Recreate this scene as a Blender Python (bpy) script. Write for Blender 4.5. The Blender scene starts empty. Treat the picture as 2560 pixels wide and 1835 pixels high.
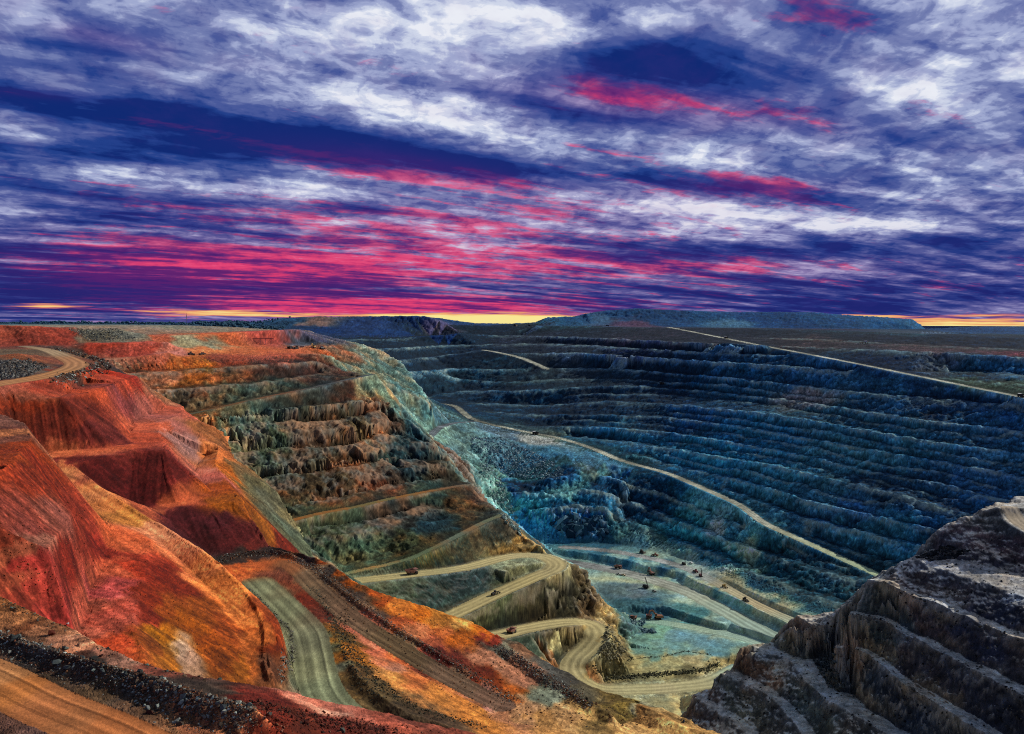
import bpy, math, random, time
import numpy as np
from mathutils import Vector, Matrix
from mathutils.geometry import delaunay_2d_cdt
T0 = time.time()
def log(*a): print('[%.1fs]' % (time.time() - T0), *a, flush=True)
rng = np.random.default_rng(7)
random.seed(7)
scene = bpy.context.scene

# ------------------------------------------------------------------ camera numbers (picture grid 2268 x 1626)
FW, FH, F = 2268.0, 1626.0, 2037.0
CX, CY = 1134.0, 717.0
ROLL = math.atan(8.0 / 2268.0)
cR, sR = math.cos(ROLL), math.sin(ROLL)
def ray(px, py):
    dx, dy = px - CX, py - CY
    return (dx * cR + dy * sR) / F, -(-dx * sR + dy * cR) / F
def P(px, py, z=None, Y=None):
    """a surveyed point: seen at (px,py), either about level z or at distance Y"""
    if Y is None:
        Y = -z * F / (py - 713.0)
    a, b = ray(px, py)
    return (a * Y, Y, b * Y)
def A(x, y): return (x * .3516, 691 + y * .3516)
def B(x, y): return (x * .3516, 1107.4 + y * .3516)
def C(x, y): return (708.7 + x * .3516, 1107.4 + y * .3516)
def Q(x, y): return (1470.6 + x * .3516, 1107.4 + y * .3516)
def R(x, y): return (1470.6 + x * .3516, 664.4 + y * .3516)
def M(x, y): return (708.7 + x * .3516, 664.4 + y * .3516)
def FF(x, y): return (1275.7 + x * .1797, 1196 + y * .1797)
def G(x, y): return (1098.5 + x * .15625, 912.5 + y * .15625)
def W4(x, y): return (354.4 + x * .1797, 691 + y * .1797)

SUN_DIR = np.array([0.79, 0.37, 0.49]); SUN_DIR /= np.linalg.norm(SUN_DIR)
SUN_EL = math.asin(SUN_DIR[2]); SUN_AZ = math.atan2(SUN_DIR[0], SUN_DIR[1])

# ------------------------------------------------------------------ noise (tiled random tables)
_T2 = rng.random((512, 512), dtype=np.float32)
_T3 = rng.random((64, 64, 64), dtype=np.float32)
def n2(x, y):
    xi = np.floor(x); yi = np.floor(y)
    fx = (x - xi).astype(np.float32); fy = (y - yi).astype(np.float32)
    fx = fx * fx * (3 - 2 * fx); fy = fy * fy * (3 - 2 * fy)
    xi = xi.astype(np.int64) & 511; yi = yi.astype(np.int64) & 511
    x1 = (xi + 1) & 511; y1 = (yi + 1) & 511
    a = _T2[xi, yi]; b = _T2[x1, yi]; c = _T2[xi, y1]; d = _T2[x1, y1]
    return (a + (b - a) * fx) * (1 - fy) + (c + (d - c) * fx) * fy - .5
def n3(x, y, z):
    xi = np.floor(x); yi = np.floor(y); zi = np.floor(z)
    fx = (x - xi).astype(np.float32); fy = (y - yi).astype(np.float32); fz = (z - zi).astype(np.float32)
    fx = fx * fx * (3 - 2 * fx); fy = fy * fy * (3 - 2 * fy); fz = fz * fz * (3 - 2 * fz)
    xi = xi.astype(np.int64) & 63; yi = yi.astype(np.int64) & 63; zi = zi.astype(np.int64) & 63
    x1 = (xi + 1) & 63; y1 = (yi + 1) & 63; z1 = (zi + 1) & 63
    def l(a, b, f): return a + (b - a) * f
    return l(l(l(_T3[xi, yi, zi], _T3[x1, yi, zi], fx), l(_T3[xi, y1, zi], _T3[x1, y1, zi], fx), fy),
             l(l(_T3[xi, yi, z1], _T3[x1, yi, z1], fx), l(_T3[xi, y1, z1], _T3[x1, y1, z1], fx), fy), fz) - .5
def fbm2(x, y, s, o, g=.5):
    r = 0; a = 1.0
    for k in range(o):
        r = r + a * n2(x / s + 17.3 * k, y / s + 91.7 * k); s *= .5; a *= g
    return r
def fbm3(x, y, z, s, o, g=.5, zs=1.0):
    r = 0; a = 1.0
    for k in range(o):
        r = r + a * n3(x / s + 7.3 * k, y / s + 31.7 * k, z * zs / s + 3.1 * k); s *= .5; a *= g
    return r

# ------------------------------------------------------------------ survey lines of the terrain
VX, VR, VZ, VRD, VT, VC = [], [], [], [], [], []      # position, roughness, zone, road id, across-road parameter
ZONES = ['plain', 'hill', 'upper_ground', 'red_slope', 'near_platform', 'west_wall', 'switchback_spur', 'pit_floor',
         'rubble_slope', 'east_wall', 'rock_buttress']
ZI = {n: i for i, n in enumerate(ZONES)}
ROADS = []; GRADE = []
def addp(p, zone, rough, road=-1, t=0.0, crest=0.0):
    VC.append(crest); VX.append(p); VR.append(rough); VZ.append(ZI[zone]); VRD.append(road); VT.append(t)
def to3(pts): return [np.array(P(*q) if len(q) == 3 else P(q[0], q[1], None, q[3])) for q in pts]
def lv(z, *xy): return [(q[0], q[1], z) for q in xy]
def at(Y, *xy): return [(q[0], q[1], 0, Y) for q in xy]
def resample(p3, smooth=False, k=.0045):
    p3 = list(p3); out = []
    n = len(p3)
    for i in range(n - 1):
        a, b = p3[i], p3[i + 1]
        step = max(1.2, k * min(a[1], b[1]))
        m = max(1, int(np.linalg.norm((b - a)[:2]) / step))
        for j in range(m):
            t = j / m
            if smooth:
                p0 = p3[i - 1] if i > 0 else 2 * a - b
                p4 = p3[i + 2] if i + 2 < n else 2 * b - a
                q = .5 * ((2 * a) + (b - p0) * t + (2 * p0 - 5 * a + 4 * b - p4) * t * t + (3 * a - p0 - 3 * b + p4) * t ** 3)
            else:
                q = a + (b - a) * t
            out.append(q)
    out.append(p3[-1])
    return out
def offs(s, w):
    """offset a sampled line to its left in plan"""
    s = np.array(s); d = np.gradient(s[:, :2], axis=0)
    if len(s) > 6:
        for _ in range(3):
            d[1:-1] = (d[:-2] + d[1:-1] * 2 + d[2:]) / 4
    d /= np.maximum(1e-6, np.linalg.norm(d, axis=1))[:, None]
    o = s.copy(); o[:, 0] += -d[:, 1] * w; o[:, 1] += d[:, 0] * w
    return o
def L(pts, zone, rough=1.0, smooth=False):
    s = resample(to3(pts), smooth)
    for p in s: addp(p, zone, rough)
    return s
def between(a, b, f, x0, x1):
    """picture line a fraction f of the way from bench line a to bench line b"""
    a = np.array([(q[0], q[1], q[3]) for q in a]); b = np.array([(q[0], q[1], q[3]) for q in b]); o = []
    for x in np.arange(x0, x1 + 1, 60.0):
        ya, yb = np.interp(x, a[:, 0], a[:, 1]), np.interp(x, b[:, 0], b[:, 1]); Ya, Yb = np.interp(x, a[:, 0], a[:, 2]), np.interp(x, b[:, 0], b[:, 2])
        g = f + .10 * math.sin(x * .011 + ya); o.append((x, ya + (yb - ya) * g, 0, Ya + (Yb - Ya) * (g - .10)))
    return o
def bench(pts, zone, w, rough=1.0, rise=.6, smooth=False):
    """crest of the face below, and the toe of the face above w metres further in"""
    s = resample(to3(pts), smooth)
    for p in s: addp(p, zone, rough, crest=1.0)
    sa = np.array(s); wv = np.linspace(w[0], w[1], len(s))[:, None] if isinstance(w, tuple) else (w(sa)[:, None] if callable(w) else w)
    o = offs(s, 1.0); o = np.array(s) + (o - np.array(s)) * wv
    for p in o: addp(p + np.array([0, 0, rise]), zone, rough)
    return s
def berm(pts, zone, h, w, rough=1.0):
    s = resample(to3(pts), True)
    for p in s: addp(p, zone, rough)
    for q in (w, -w):
        for p in offs(s, q): addp(p - np.array([0, 0, h]), zone, rough)
def back(pts, dY, dpy, zone, rough=1.0):
    """ground that falls away behind a visible edge"""
    o = []
    for q in pts:
        a = P(*q) if len(q) == 3 else P(q[0], q[1], None, q[3])
        o.append((q[0], q[1] + dpy, 0, a[1] + dY))
    L(o, zone, rough)
def road(pts, w, zone, name, bermh=0.0, rough=.12, shelf=0):
    rid = len(ROADS); ROADS.append(name)
    s = resample(to3(pts), True, .0035)
    GRADE.append((np.array(s), w, rid))
    for t in (-1.0, 0.0, 1.0):
        for p in offs(s, -t * w / 2): addp(p, zone, rough, rid, t)
    if shelf:
        sa = np.array(s); o_ = np.array(offs(s, 1.0)); wv = np.linspace(shelf[0], shelf[1], len(sa))[:, None]
        for p in sa + (o_ - sa) * wv: addp(p + np.array([0, 0, .6]), zone, .9)
    if bermh:
        for t in (-1, 1):
            for p in offs(s, -t * (w / 2 + 1.4)): addp(p + np.array([0, 0, bermh]), zone, rough * 3)
            for p in offs(s, -t * (w / 2 + 3.0)): addp(p, zone, rough * 3)
    return s

# ---- plain, rim and the waste-dump hills far off
Z = 'plain'
for Y, z in ((3700, -22), (4100, -22)):
    for px in range(-420, 2800, 120):
        a, _ = ray(px, 720); addp((a * Y, Y, z), Z, .5)
L([(2700, 762, 0, 1500), (2268, 749, 0, 1650), (2100, 742, 0, 1760), (1822, 732, 0, 2050), (1650, 728, 0, 2150), (1470, 726, 0, 2400), (1200, 722.5, 0, 2850), (1050, 722, 0, 3050)], 'east_wall', .6)
L([(2700, 752, 0, 1900), (2268, 741, 0, 1950), (2100, 735, 0, 2100), (1822, 729, 0, 2300), (1650, 726, 0, 2400), (1470, 725, 0, 2600)], Z, .3)
def mesa(top, base, Yt, Yb, deep=350):
    """top: skyline points; base: foot points"""
    L([(x, y, 0, Yt) for x, y in top], 'hill', 1.0)
    L([(x, y, 0, Yt + deep) for x, y in top], 'hill', 1.0)
    L([(x, y, 0, Yb) for x, y in base], 'hill', .6)
# long mesa on the right, with its step on top
mesa([(1197, 714), (1213, 703), (1286, 700), (1300, 695), (1340, 689), (1410, 684), (1506, 688), (1609, 692), (1717, 691.5), (1815, 693), (1821, 696), (1843, 696), (1846, 700), (1928, 701), (1935, 705), (2019, 707), (2038, 721), (2048, 730)],
     [(1190, 721), (1240, 721), (1330, 721), (1420, 722), (1506, 724), (1620, 726), (1720, 727), (1830, 730), (1930, 733), (1985, 738), (2046, 740)], 3000, 2780)
L([(1390, 702, 0, 2920), (1470, 706, 0, 2900), (1520, 712, 0, 2890), (1560, 701, 0, 2940), (1700, 702, 0, 2930), (1815, 702, 0, 2930), (1900, 711, 0, 2900), (2000, 714, 0, 2880)], 'hill', 1)
# low rise far right
mesa([(2050, 729), (2087, 729.5), (2108, 728), (2152, 724), (2200, 724), (2268, 724.5), (2420, 724), (2700, 726)],
     [(2040, 740), (2087, 740), (2152, 741), (2200, 742), (2268, 744), (2420, 746), (2700, 752)], 2500, 2050, 200)
# dark block left of the gap
mesa([(540, 717), (579, 714), (624, 705), (669, 703.5), (709, 701.5), (762, 702), (850, 701), (937, 700.5), (958, 703), (975, 710), (990, 719)],
     [(560, 726), (612, 728), (660, 730), (720, 738), (800, 742), (880, 744), (940, 744), (985, 742), (1014, 738)], 2900, 2650, 300)
L([(990, 719, 0, 2900), (1060, 716, 0, 3300), (1134, 717, 0, 3300), (1200, 716, 0, 3300)], 'hill', .6)
# plain and grey dumps on the left
L([(-420, 718, 0, 2000), (0, 717, 0, 2000), (200, 717, 0, 2100), (400, 718, 0, 2200), (560, 722, 0, 2300)], Z, .4)
L([(-420, 722, 0, 1500), (0, 721, 0, 1500), (160, 722, 0, 1500), (300, 722, 0, 1600), (420, 722.5, 0, 1700), (505, 724, 0, 1800)], Z, .6)
L([(160, 737, 0, 1330), (300, 741, 0, 1280), (420, 738, 0, 1380), (505, 735, 0, 1600), (560, 732, 0, 1800), (612, 730, 0, 2000)], 'upper_ground', 1)
L([(140, 727, 0, 1260), (215, 727.5, 0, 1260), (264, 727, 0, 1260), (285, 738, 0, 1230), (306, 752, 0, 1200)], 'upper_ground', 1)
L([(195, 758.5, 0, 1172), (260, 757, 0, 1180), (306, 754, 0, 1195)], 'upper_ground', .8)
# ---- upper left ground
Z = 'upper_ground'
L([(-420, 716, 0, 1150), (0, 720, 0, 1150), (60, 722, 0, 1150), (127, 725, 0, 1180), (160, 742, 0, 1172), (190, 758, 0, 1165)], Z, .7)
L([(-420, 770, 0, 1060), (0, 768, 0, 1070), (45, 764, 0, 1110), (158, 764, 0, 1135)], Z, .6)
road(lv(-28, A(150, 215), A(300, 240), A(420, 290), A(480, 325), A(460, 350), A(380, 380), A(200, 420), A(0, 450), A(-300, 500), A(-1100, 620)), 15, Z, 'haul_road')
L([(-300, 795, 0, 540), (0, 793, 0, 560), (40, 786, 0, 600), (75, 787, 0, 640), (105, 795, 0, 640)], Z, 1)
L([(25, 812, 0, 520), (90, 810, 0, 560)], Z, 1)
berm([(126, 771, 0, 960), (165, 779, 0, 840), (200, 788, -28), (228, 797, -28.3), (233, 808, -29), (197, 823, -29), (141, 837, -29), (116, 847, -29)], Z, 1.6, 4, 1.0)
# orange cuts around the west plateau
L([(158, 765, 0, 1120), (230, 762, 0, 1135), (369, 757, 0, 1172)], Z, .6)
L([(205, 790, 0, 1100), (243, 793, 0, 1110), (300, 788, 0, 1122), (372, 778, 0, 1150), (400, 772, 0, 1180)], Z, .6)
L([(215, 796, 0, 1068), (250, 797, 0, 1074), (300, 791, 0, 1090), (372, 781, 0, 1122)], Z, .6)
L([(316, 744, 0, 1230), (387, 744, 0, 1260), (500, 738, 0, 1330), (600, 732, 0, 1420), (661, 730, 0, 1480)], Z, .5)
L([(300, 742, 0, 1300), (400, 739, 0, 1360), (520, 735, 0, 1500), (612, 731, 0, 1600), (661, 729, 0, 1650), (690, 733, 0, 1700)], Z, .5)
L([(376, 769, 0, 1212), (450, 767, 0, 1240), (560, 763, 0, 1345), (668, 759, 0, 1455), (700, 757, 0, 1470)], Z, .4)
L([(661, 730, 0, 1480), (690, 748, 0, 1470), (715, 758, 0, 1460)], Z, .5)
# plateau lip and the benches below it
L([(404, 792, 0, 1128), (480, 790, 0, 1160), (560, 788, 0, 1204), (640, 785, 0, 1255), (668, 783, 0, 1285)], Z, .6)
L([(430, 776, 0, 1188), (560, 775, 0, 1290), (668, 771, 0, 1385)], Z, .3)
L([(668, 783, 0, 1280), (715, 783, 0, 1290), (735, 790, 0, 1300), (745, 800, 0, 1310)], 'west_wall', .8)
L([(700, 766, 0, 1430), (754, 763, 0, 1500), (814, 766, 0, 1560), (840, 776, 0, 1580)], 'west_wall', .8)
Z = 'west_wall'
bench([(280, 827, 0, 1030), (302, 826, 0, 1040), (400, 822, 0, 1070), (510, 814, 0, 1110), (600, 806, 0, 1160), (700, 801, 0, 1235)], Z, 18, .7)
bench([(310, 869, 0, 990), (344, 865, 0, 1000), (450, 857, 0, 1040), (570, 849, 0, 1090), (640, 838, 0, 1135), (723, 826, 0, 1212)], Z, 14, .8)
road([(390, 925, 0, 972), (422, 917, 0, 985), (500, 899, 0, 1016), (548, 888, 0, 1036), (620, 873, 0, 1078), (700, 857, 0, 1124), (786, 837, 0, 1196), (826, 829, 0, 1240)], 8, Z, 'haul_road', 0, .12, (13, 13))
bench([(380, 935, 0, 948), (424, 926, 0, 962), (520, 918, 0, 994), (640, 906, 0, 1042), (709, 899, 0, 1078), (797, 890, 0, 1132), (860, 885, 0, 1176)], Z, 16, 1)
bench(lv(-124, (400, 992), (480, 980), (506, 974), (600, 966), (709, 956), (797, 946), (877, 931), (905, 928)), Z, 25, 1.1)
bench(lv(-150, (470, 1047), (545, 1034), (620, 1028), (709, 1020), (797, 1007), (874, 991), (955, 981)), Z, 28, 1.2)
bench(lv(-170, (520, 1096), (604, 1083), (709, 1074), (797, 1057), (920, 1037), (995, 1024)), Z, 26, 1.2)
road(lv(-190, (560, 1170), (640, 1154), (709, 1137), (790, 1122), (864, 1105), (950, 1088), (1036, 1073)), 9, Z, 'haul_road', 0, .12, (27, 27))
bench(lv(-207, (620, 1206), (690, 1195), (760, 1186), (850, 1168), (930, 1148)), Z, 22, 1.0)
road([(720, 1280, -229), (800, 1263, -228), (867, 1248, -226), (920, 1232, -222), (990, 1199, -215), (1071, 1157, -208), (1113, 1140, -204)], 8, Z, 'haul_road', 0, .12, (33, 10))
def asY(l): return [(q[0], q[1], 0, q[3] if len(q) > 3 else -q[2] * F / (q[1] - 713.0)) for q in l]
w3 = asY([(424, 926, 0, 962), (520, 918, 0, 994), (640, 906, 0, 1042), (709, 899, 0, 1078), (797, 890, 0, 1132), (860, 885, 0, 1176)])
w4 = asY(lv(-124, (400, 992), (480, 980), (506, 974), (600, 966), (709, 956), (797, 946), (877, 931), (905, 928)))
w5 = asY(lv(-150, (470, 1047), (545, 1034), (620, 1028), (709, 1020), (797, 1007), (874, 991), (955, 981)))
w6 = asY(lv(-170, (520, 1096), (604, 1083), (709, 1074), (797, 1057), (920, 1037), (995, 1024)))
w7 = asY(lv(-190, (560, 1170), (640, 1154), (709, 1137), (790, 1122), (864, 1105), (950, 1088), (1036, 1073)))
w8 = asY(lv(-207, (620, 1206), (690, 1195), (760, 1186), (850, 1168), (930, 1148), (1000, 1122)))
for a_, b_, x0, x1 in ((w3, w4, 420, 870), (w4, w5, 480, 900), (w5, w6, 560, 950), (w6, w7, 620, 990), (w7, w8, 690, 930)):
    bench(between(a_, b_, .5, x0, x1), Z, 4, 1)
# right profile of the west wall, grey flank behind it
L([(744, 809, 0, 1300), (786, 838, 0, 1222), (811, 875, 0, 1172), (856, 932, 0, 1158), (906, 946, 0, 1165), (927, 981, 0, 1155), (983, 1005, 0, 1160), (1015, 1065, 0, 1115), (1043, 1072, 0, 1100), (1074, 1118, 0, 1040), (1113, 1139, 0, 985), (1148, 1171, 0, 975), (1166, 1196, 0, 965)], Z, 1.2)
L([(790, 790, 0, 1440), (826, 829, 0, 1400), (850, 850, 0, 1380), (880, 900, 0, 1350), (915, 930, 0, 1330), (950, 965, 0, 1290)], Z, 1)
flank = [(840, 776, 0, 1580), (877, 794, 0, 1570), (906, 823, 0, 1540), (927, 861, 0, 1500), (948, 886, 0, 1462), (972, 918, 0, 1415)]
L(flank, Z, 1); back(flank[:4], 60, 60, Z)
L([(951, 967, 0, 1330), (985, 990, 0, 1290), (1030, 1040, 0, 1250), (1060, 1090, 0, 1200), (1100, 1150, 0, 1150), (1140, 1190, 0, 1110)], 'rubble_slope', 1)

# ---- east wall
Z = 'east_wall'
EW = lambda p: np.interp(p[:, 1], [930, 1100, 1300, 1500, 1900, 2400], [7, 9, 12, 14, 20, 30])
e0 = [(700, 752, 0, 2300), (860, 752, 0, 2450), (960, 745, 0, 2800), (1131, 743, 0, 2700), (1300, 748, 0, 2350), (1470, 756, 0, 1990), (1611, 763, 0, 1800), (1690, 767, 0, 1740)]
bench(e0, Z, EW, 1)
e1 = [(820, 775, 0, 2150), (900, 770, 0, 2300), (980, 765, 0, 2560), (1197, 761, 0, 2450), (1330, 767, 0, 2180), (1470, 776, 0, 1935), (1611, 783, 0, 1780), (1770, 791, 0, 1650)]
bench(e1, Z, EW, 1)
e2 = [(860, 800, 0, 2050), (930, 793, 0, 2200), (1000, 787, 0, 2400), (1150, 783, 0, 2280), (1271, 782, 0, 2140), (1482, 795, 0, 1870), (1640, 805, 0, 1700), (1780, 814, 0, 1592), (1880, 823, 0, 1500)]
bench(e2, Z, EW, 1)
e3 = [(890, 825, 0, 1990), (1000, 817, 0, 2180), (1095, 819, 0, 2130), (1230, 816, 0, 2090), (1359, 816, 0, 1990), (1470, 826, 0, 1825), (1611, 837, 0, 1670), (1780, 856, 0, 1530), (1928, 872, 0, 1400), (2100, 885, 0, 1300), (2268, 902, 0, 1212), (2600, 935, 0, 1060)]
bench(e3, Z, EW, .9)
road([(1071, 775, 0, 2330), (1105, 781, 0, 2260), (1148, 791, 0, 2210), (1180, 803, 0, 2150), (1211, 817, 0, 2080)], 16, Z, 'haul_road')
e4 = [(930, 884, 0, 1900), (948, 879, 0, 1960), (1025, 866, 0, 2020), (1148, 866, 0, 1930), (1300, 857, 0, 1880), (1391, 854, 0, 1810), (1470, 860, 0, 1755), (1541, 865, 0, 1692), (1770, 889, 0, 1480), (1900, 910, 0, 1360), (2051, 933, 0, 1250), (2268, 954, 0, 1165), (2600, 985, 0, 1020)]
bench(e4, Z, EW, .9)
e5 = [(1040, 893, 0, 1900), (1150, 897, 0, 1860), (1201, 899, 0, 1840), (1340, 889, 0, 1745), (1470, 895, 0, 1650), (1611, 907, 0, 1532), (1717, 918, 0, 1440), (1875, 946, 0, 1322), (2086, 983, 0, 1188), (2268, 1004, 0, 1122), (2600, 1040, 0, 985)]
bench(e5, Z, EW, .9)
e6 = [(1075, 912, 0, 1800), (1166, 918, 0, 1760), (1341, 921, 0, 1650), (1470, 924, 0, 1595), (1646, 946, 0, 1455), (1822, 977, 0, 1322), (1998, 1009, 0, 1200), (2209, 1044, 0, 1105), (2268, 1058, 0, 1082), (2600, 1100, 0, 950)]
bench(e6, Z, EW, .9)
e7 = [(1130, 941, 0, 1680), (1201, 945, 0, 1670), (1341, 946, 0, 1590), (1470, 958, 0, 1530), (1646, 984, 0, 1398), (1787, 1012, 0, 1298), (1928, 1044, 0, 1202), (2103, 1076, 0, 1112), (2209, 1104, 0, 1062), (2500, 1150, 0, 940)]
bench(e7, Z, EW, .9)
e8 = [(1260, 966, 0, 1610), (1341, 974, 0, 1555), (1470, 991, 0, 1475), (1611, 1016, 0, 1375), (1717, 1032, 0, 1300), (1822, 1058, 0, 1222), (1998, 1097, 0, 1120), (2156, 1143, 0, 1045), (2400, 1190, 0, 940)]
bench(e8, Z, EW, .9)
e9 = [(1400, 1007, 0, 1465), (1470, 1026, 0, 1432), (1611, 1058, 0, 1330), (1717, 1086, 0, 1248), (1822, 1118, 0, 1165), (1928, 1143, 0, 1108), (2082, 1174, 0, 1040), (2300, 1230, 0, 940)]
bench(e9, Z, EW, .9)
bench([(1600, 1082, 0, 1308), (1660, 1105, 0, 1256), (1752, 1139, 0, 1180), (1857, 1167, 0, 1118), (2033, 1209, 0, 1035), (2200, 1260, 0, 950)], Z, (14, 12), .9)
bench([(1790, 1190, 0, 1135), (1857, 1215, 0, 1088), (1991, 1252, 0, 1028), (2150, 1310, 0, 950)], Z, 12, .9)

bench(between(e3, e4, .5, 1000, 1900), Z, lambda p: .38 * EW(p), .8)
bench(between(e4, e5, .5, 1250, 2240), Z, lambda p: .38 * EW(p), .8)
bench(between(e5, e6, .5, 1480, 2268), Z, lambda p: .38 * EW(p), .8)
bench(between(e6, e7, .5, 1250, 2268), Z, lambda p: .38 * EW(p), .8)
bench(between(e7, e8, .5, 1480, 2150), Z, lambda p: .38 * EW(p), .8)
bench(between(e8, e9, .5, 1480, 2000), Z, lambda p: .38 * EW(p), .8)
# right end, above the long ramp
road([(1480, 725, 0, 2390), (1513, 731, 0, 2263), (1604, 749, 0, 1960), (1700, 768, 0, 1780), (1787, 784, 0, 1650), (1900, 806, 0, 1520), (2019, 830, 0, 1415), (2140, 855, 0, 1318), (2251, 877, 0, 1240), (2330, 893, 0, 1185), (2600, 940, 0, 1040)], 12, Z, 'haul_road', 1.2)
bench([(1725, 767, 0, 1760), (1850, 772, 0, 1660), (1980, 777, 0, 1550), (2120, 784, 0, 1470), (2268, 791, 0, 1400), (2600, 806, 0, 1270)], Z, 20, .9)
bench([(1640, 748, 0, 2000), (1800, 751, 0, 1850), (1900, 756, 0, 1770), (2000, 763, 0, 1680), (2120, 769, 0, 1600), (2268, 775, 0, 1530), (2600, 790, 0, 1390)], Z, 22, .8)
bench([(2060, 836, 0, 1400), (2130, 841, 0, 1360), (2268, 854, 0, 1282), (2600, 880, 0, 1130)], Z, 12, 1.1)
bench([(2100, 822, 0, 1440), (2180, 826, 0, 1400), (2268, 831, 0, 1345)], Z, (14, 10), 1.1)
# ---- ramp that crosses from the saddle, and the block below it
road([(965, 893, 0, 1879), (1008, 900, 0, 1830), (1043, 926, 0, 1702), (1096, 942, 0, 1650), (1183, 960, 0, 1605), (1236, 970, 0, 1575), (1306, 991, 0, 1515), (1377, 1020, 0, 1450), (1470, 1046, 0, 1390), (1523, 1067, 0, 1345), (1587, 1095, 0, 1290), (1640, 1120, 0, 1240), (1696, 1160, 0, 1171), (1787, 1202, 0, 1105), (1935, 1269, 0, 1020), (2080, 1335, 0, 940)], 13, Z, 'haul_road', 1.0)
Z = 'rubble_slope'
road([(940, 979, 0, 1345), (951, 967, 0, 1370), (976, 946, 0, 1450), (1008, 937, 0, 1530), (1046, 934, 0, 1620)], 14, Z, 'haul_road')
L([(1060, 950, 0, 1580), (1120, 968, 0, 1540), (1190, 966, 0, 1560)], Z, .3)
L([(1120, 969, 0, 1535), (1150, 970, 0, 1530), (1190, 967, 0, 1556)], Z, .3)
L([(1176, 986, 0, 1500), (1210, 990, 0, 1490), (1250, 984, 0, 1520)], Z, .3)
L([(1186, 981, 0, 1525), (1220, 980, 0, 1530)], Z, .3)
L([(1245, 1005, 0, 1450), (1280, 1010, 0, 1440), (1330, 1003, 0, 1475)], Z, .3)
L([(1262, 1000, 0, 1475), (1300, 1000, 0, 1482)], Z, .3)
L([(1320, 1020, 0, 1425), (1360, 1030, 0, 1415), (1400, 1040, 0, 1405)], Z, .4)
L([(1350, 1021, 0, 1445), (1395, 1036, 0, 1412)], Z, .4)
L([(1010, 970, 0, 1450), (1060, 1010, 0, 1406), (1090, 1060, 0, 1350), (1110, 1100, 0, 1316), (1160, 1190, 0, 1281)], Z, 1)
L([(1114, 1054, 0, 1405), (1150, 1062, 0, 1385), (1190, 1064, 0, 1370), (1227, 1062, 0, 1345), (1270, 1050, 0, 1365), (1302, 1042, 0, 1385), (1348, 1056, 0, 1370), (1390, 1072, 0, 1350)], 'east_wall', 1)
bench([(1160, 1090, 0, 1325), (1222, 1096, 0, 1322), (1285, 1083, 0, 1340), (1340, 1090, 0, 1335)], 'east_wall', 6, 1)
bench([(1170, 1128, 0, 1300), (1222, 1125, 0, 1300), (1282, 1118, 0, 1312), (1340, 1126, 0, 1300)], 'east_wall', 6, 1)
L([(1115, 1150, 0, 1300), (1180, 1168, 0, 1288), (1260, 1165, 0, 1290)], Z, 1)
L([(1245, 1172, 0, 1285), (1275, 1160, 0, 1290), (1300, 1176, 0, 1280), (1315, 1158, 0, 1292), (1345, 1176, 0, 1280)], 'rubble_slope', 1.6)
Z = 'east_wall'
bench([(1360, 1068, 0, 1380), (1420, 1080, 0, 1360), (1471, 1093, 0, 1340), (1576, 1138, 0, 1255), (1664, 1172, 0, 1190), (1787, 1228, 0, 1086), (1880, 1262, 0, 1033)], Z, 4, 1.0)
bench([(1377, 1105, 0, 1345), (1471, 1142, 0, 1300), (1576, 1185, 0, 1205), (1664, 1216, 0, 1135), (1787, 1259, 0, 1050), (1892, 1285, 0, 1005)], Z, 13, 1.1)
bench([(1377, 1150, 0, 1300), (1471, 1190, 0, 1250), (1576, 1226, 0, 1165), (1600, 1240, 0, 1140), (1664, 1268, 0, 1080), (1787, 1318, 0, 992), (1892, 1350, 0, 947)], Z, 17, 1.1)
# ---- pit floor
Z = 'pit_floor'
L([(1160, 1200, 0, 1268), (1176, 1202, 0, 1265), (1341, 1203, 0, 1262), (1420, 1214, 0, 1235), (1506, 1235, 0, 1185), (1541, 1245, 0, 1160), (1600, 1277, 0, 1090), (1681, 1323, 0, 1005), (1773, 1361, 0, 945), (1900, 1410, 0, 870)], Z, .4)
L([(1225, 1217, 0, 1235), (1276, 1223, 0, 1216), (1350, 1233, 0, 1190), (1428, 1252, 0, 1150), (1515, 1268, 0, 1118), (1525, 1282, 0, 1095), (1563, 1297, 0, 1064), (1640, 1332, 0, 1004), (1683, 1354, 0, 968), (1730, 1374, 0, 938), (1800, 1410, 0, 890)], Z, 1.3)
L([(1225, 1222, 0, 1232), (1276, 1236, 0, 1211), (1350, 1246, 0, 1185), (1428, 1265, 0, 1146), (1505, 1281, 0, 1113), (1517, 1297, 0, 1088), (1563, 1313, 0, 1056), (1640, 1350, 0, 994), (1683, 1371, 0, 962), (1730, 1388, 0, 934), (1800, 1422, 0, 886)], Z, 1.3)
L([(1366, 1351, 0, 998), (1401, 1341, 0, 1012), (1473, 1342, 0, 1010), (1527, 1361, 0, 982), (1580, 1377, 0, 957), (1617, 1388, 0, 941)], Z, 1.3)
L([(1366, 1354, 0, 996), (1401, 1358, 0, 1005), (1473, 1360, 0, 1003), (1527, 1378, 0, 975), (1580, 1387, 0, 953), (1617, 1390, 0, 940)], Z, 1.3)
L([(1322, 1300, 0, 1085), (1380, 1290, 0, 1100), (1430, 1305, 0, 1075), (1490, 1325, 0, 1040)], Z, .5)
L([(1420, 1400, 0, 940), (1500, 1404, 0, 932), (1590, 1412, 0, 915), (1690, 1430, 0, 890)], Z, .3)
L([(1400, 1440, 0, 885), (1470, 1436, 0, 890), (1560, 1440, 0, 880), (1640, 1447, 0, 872), (1720, 1460, 0, 850)], Z, .4)
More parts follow.
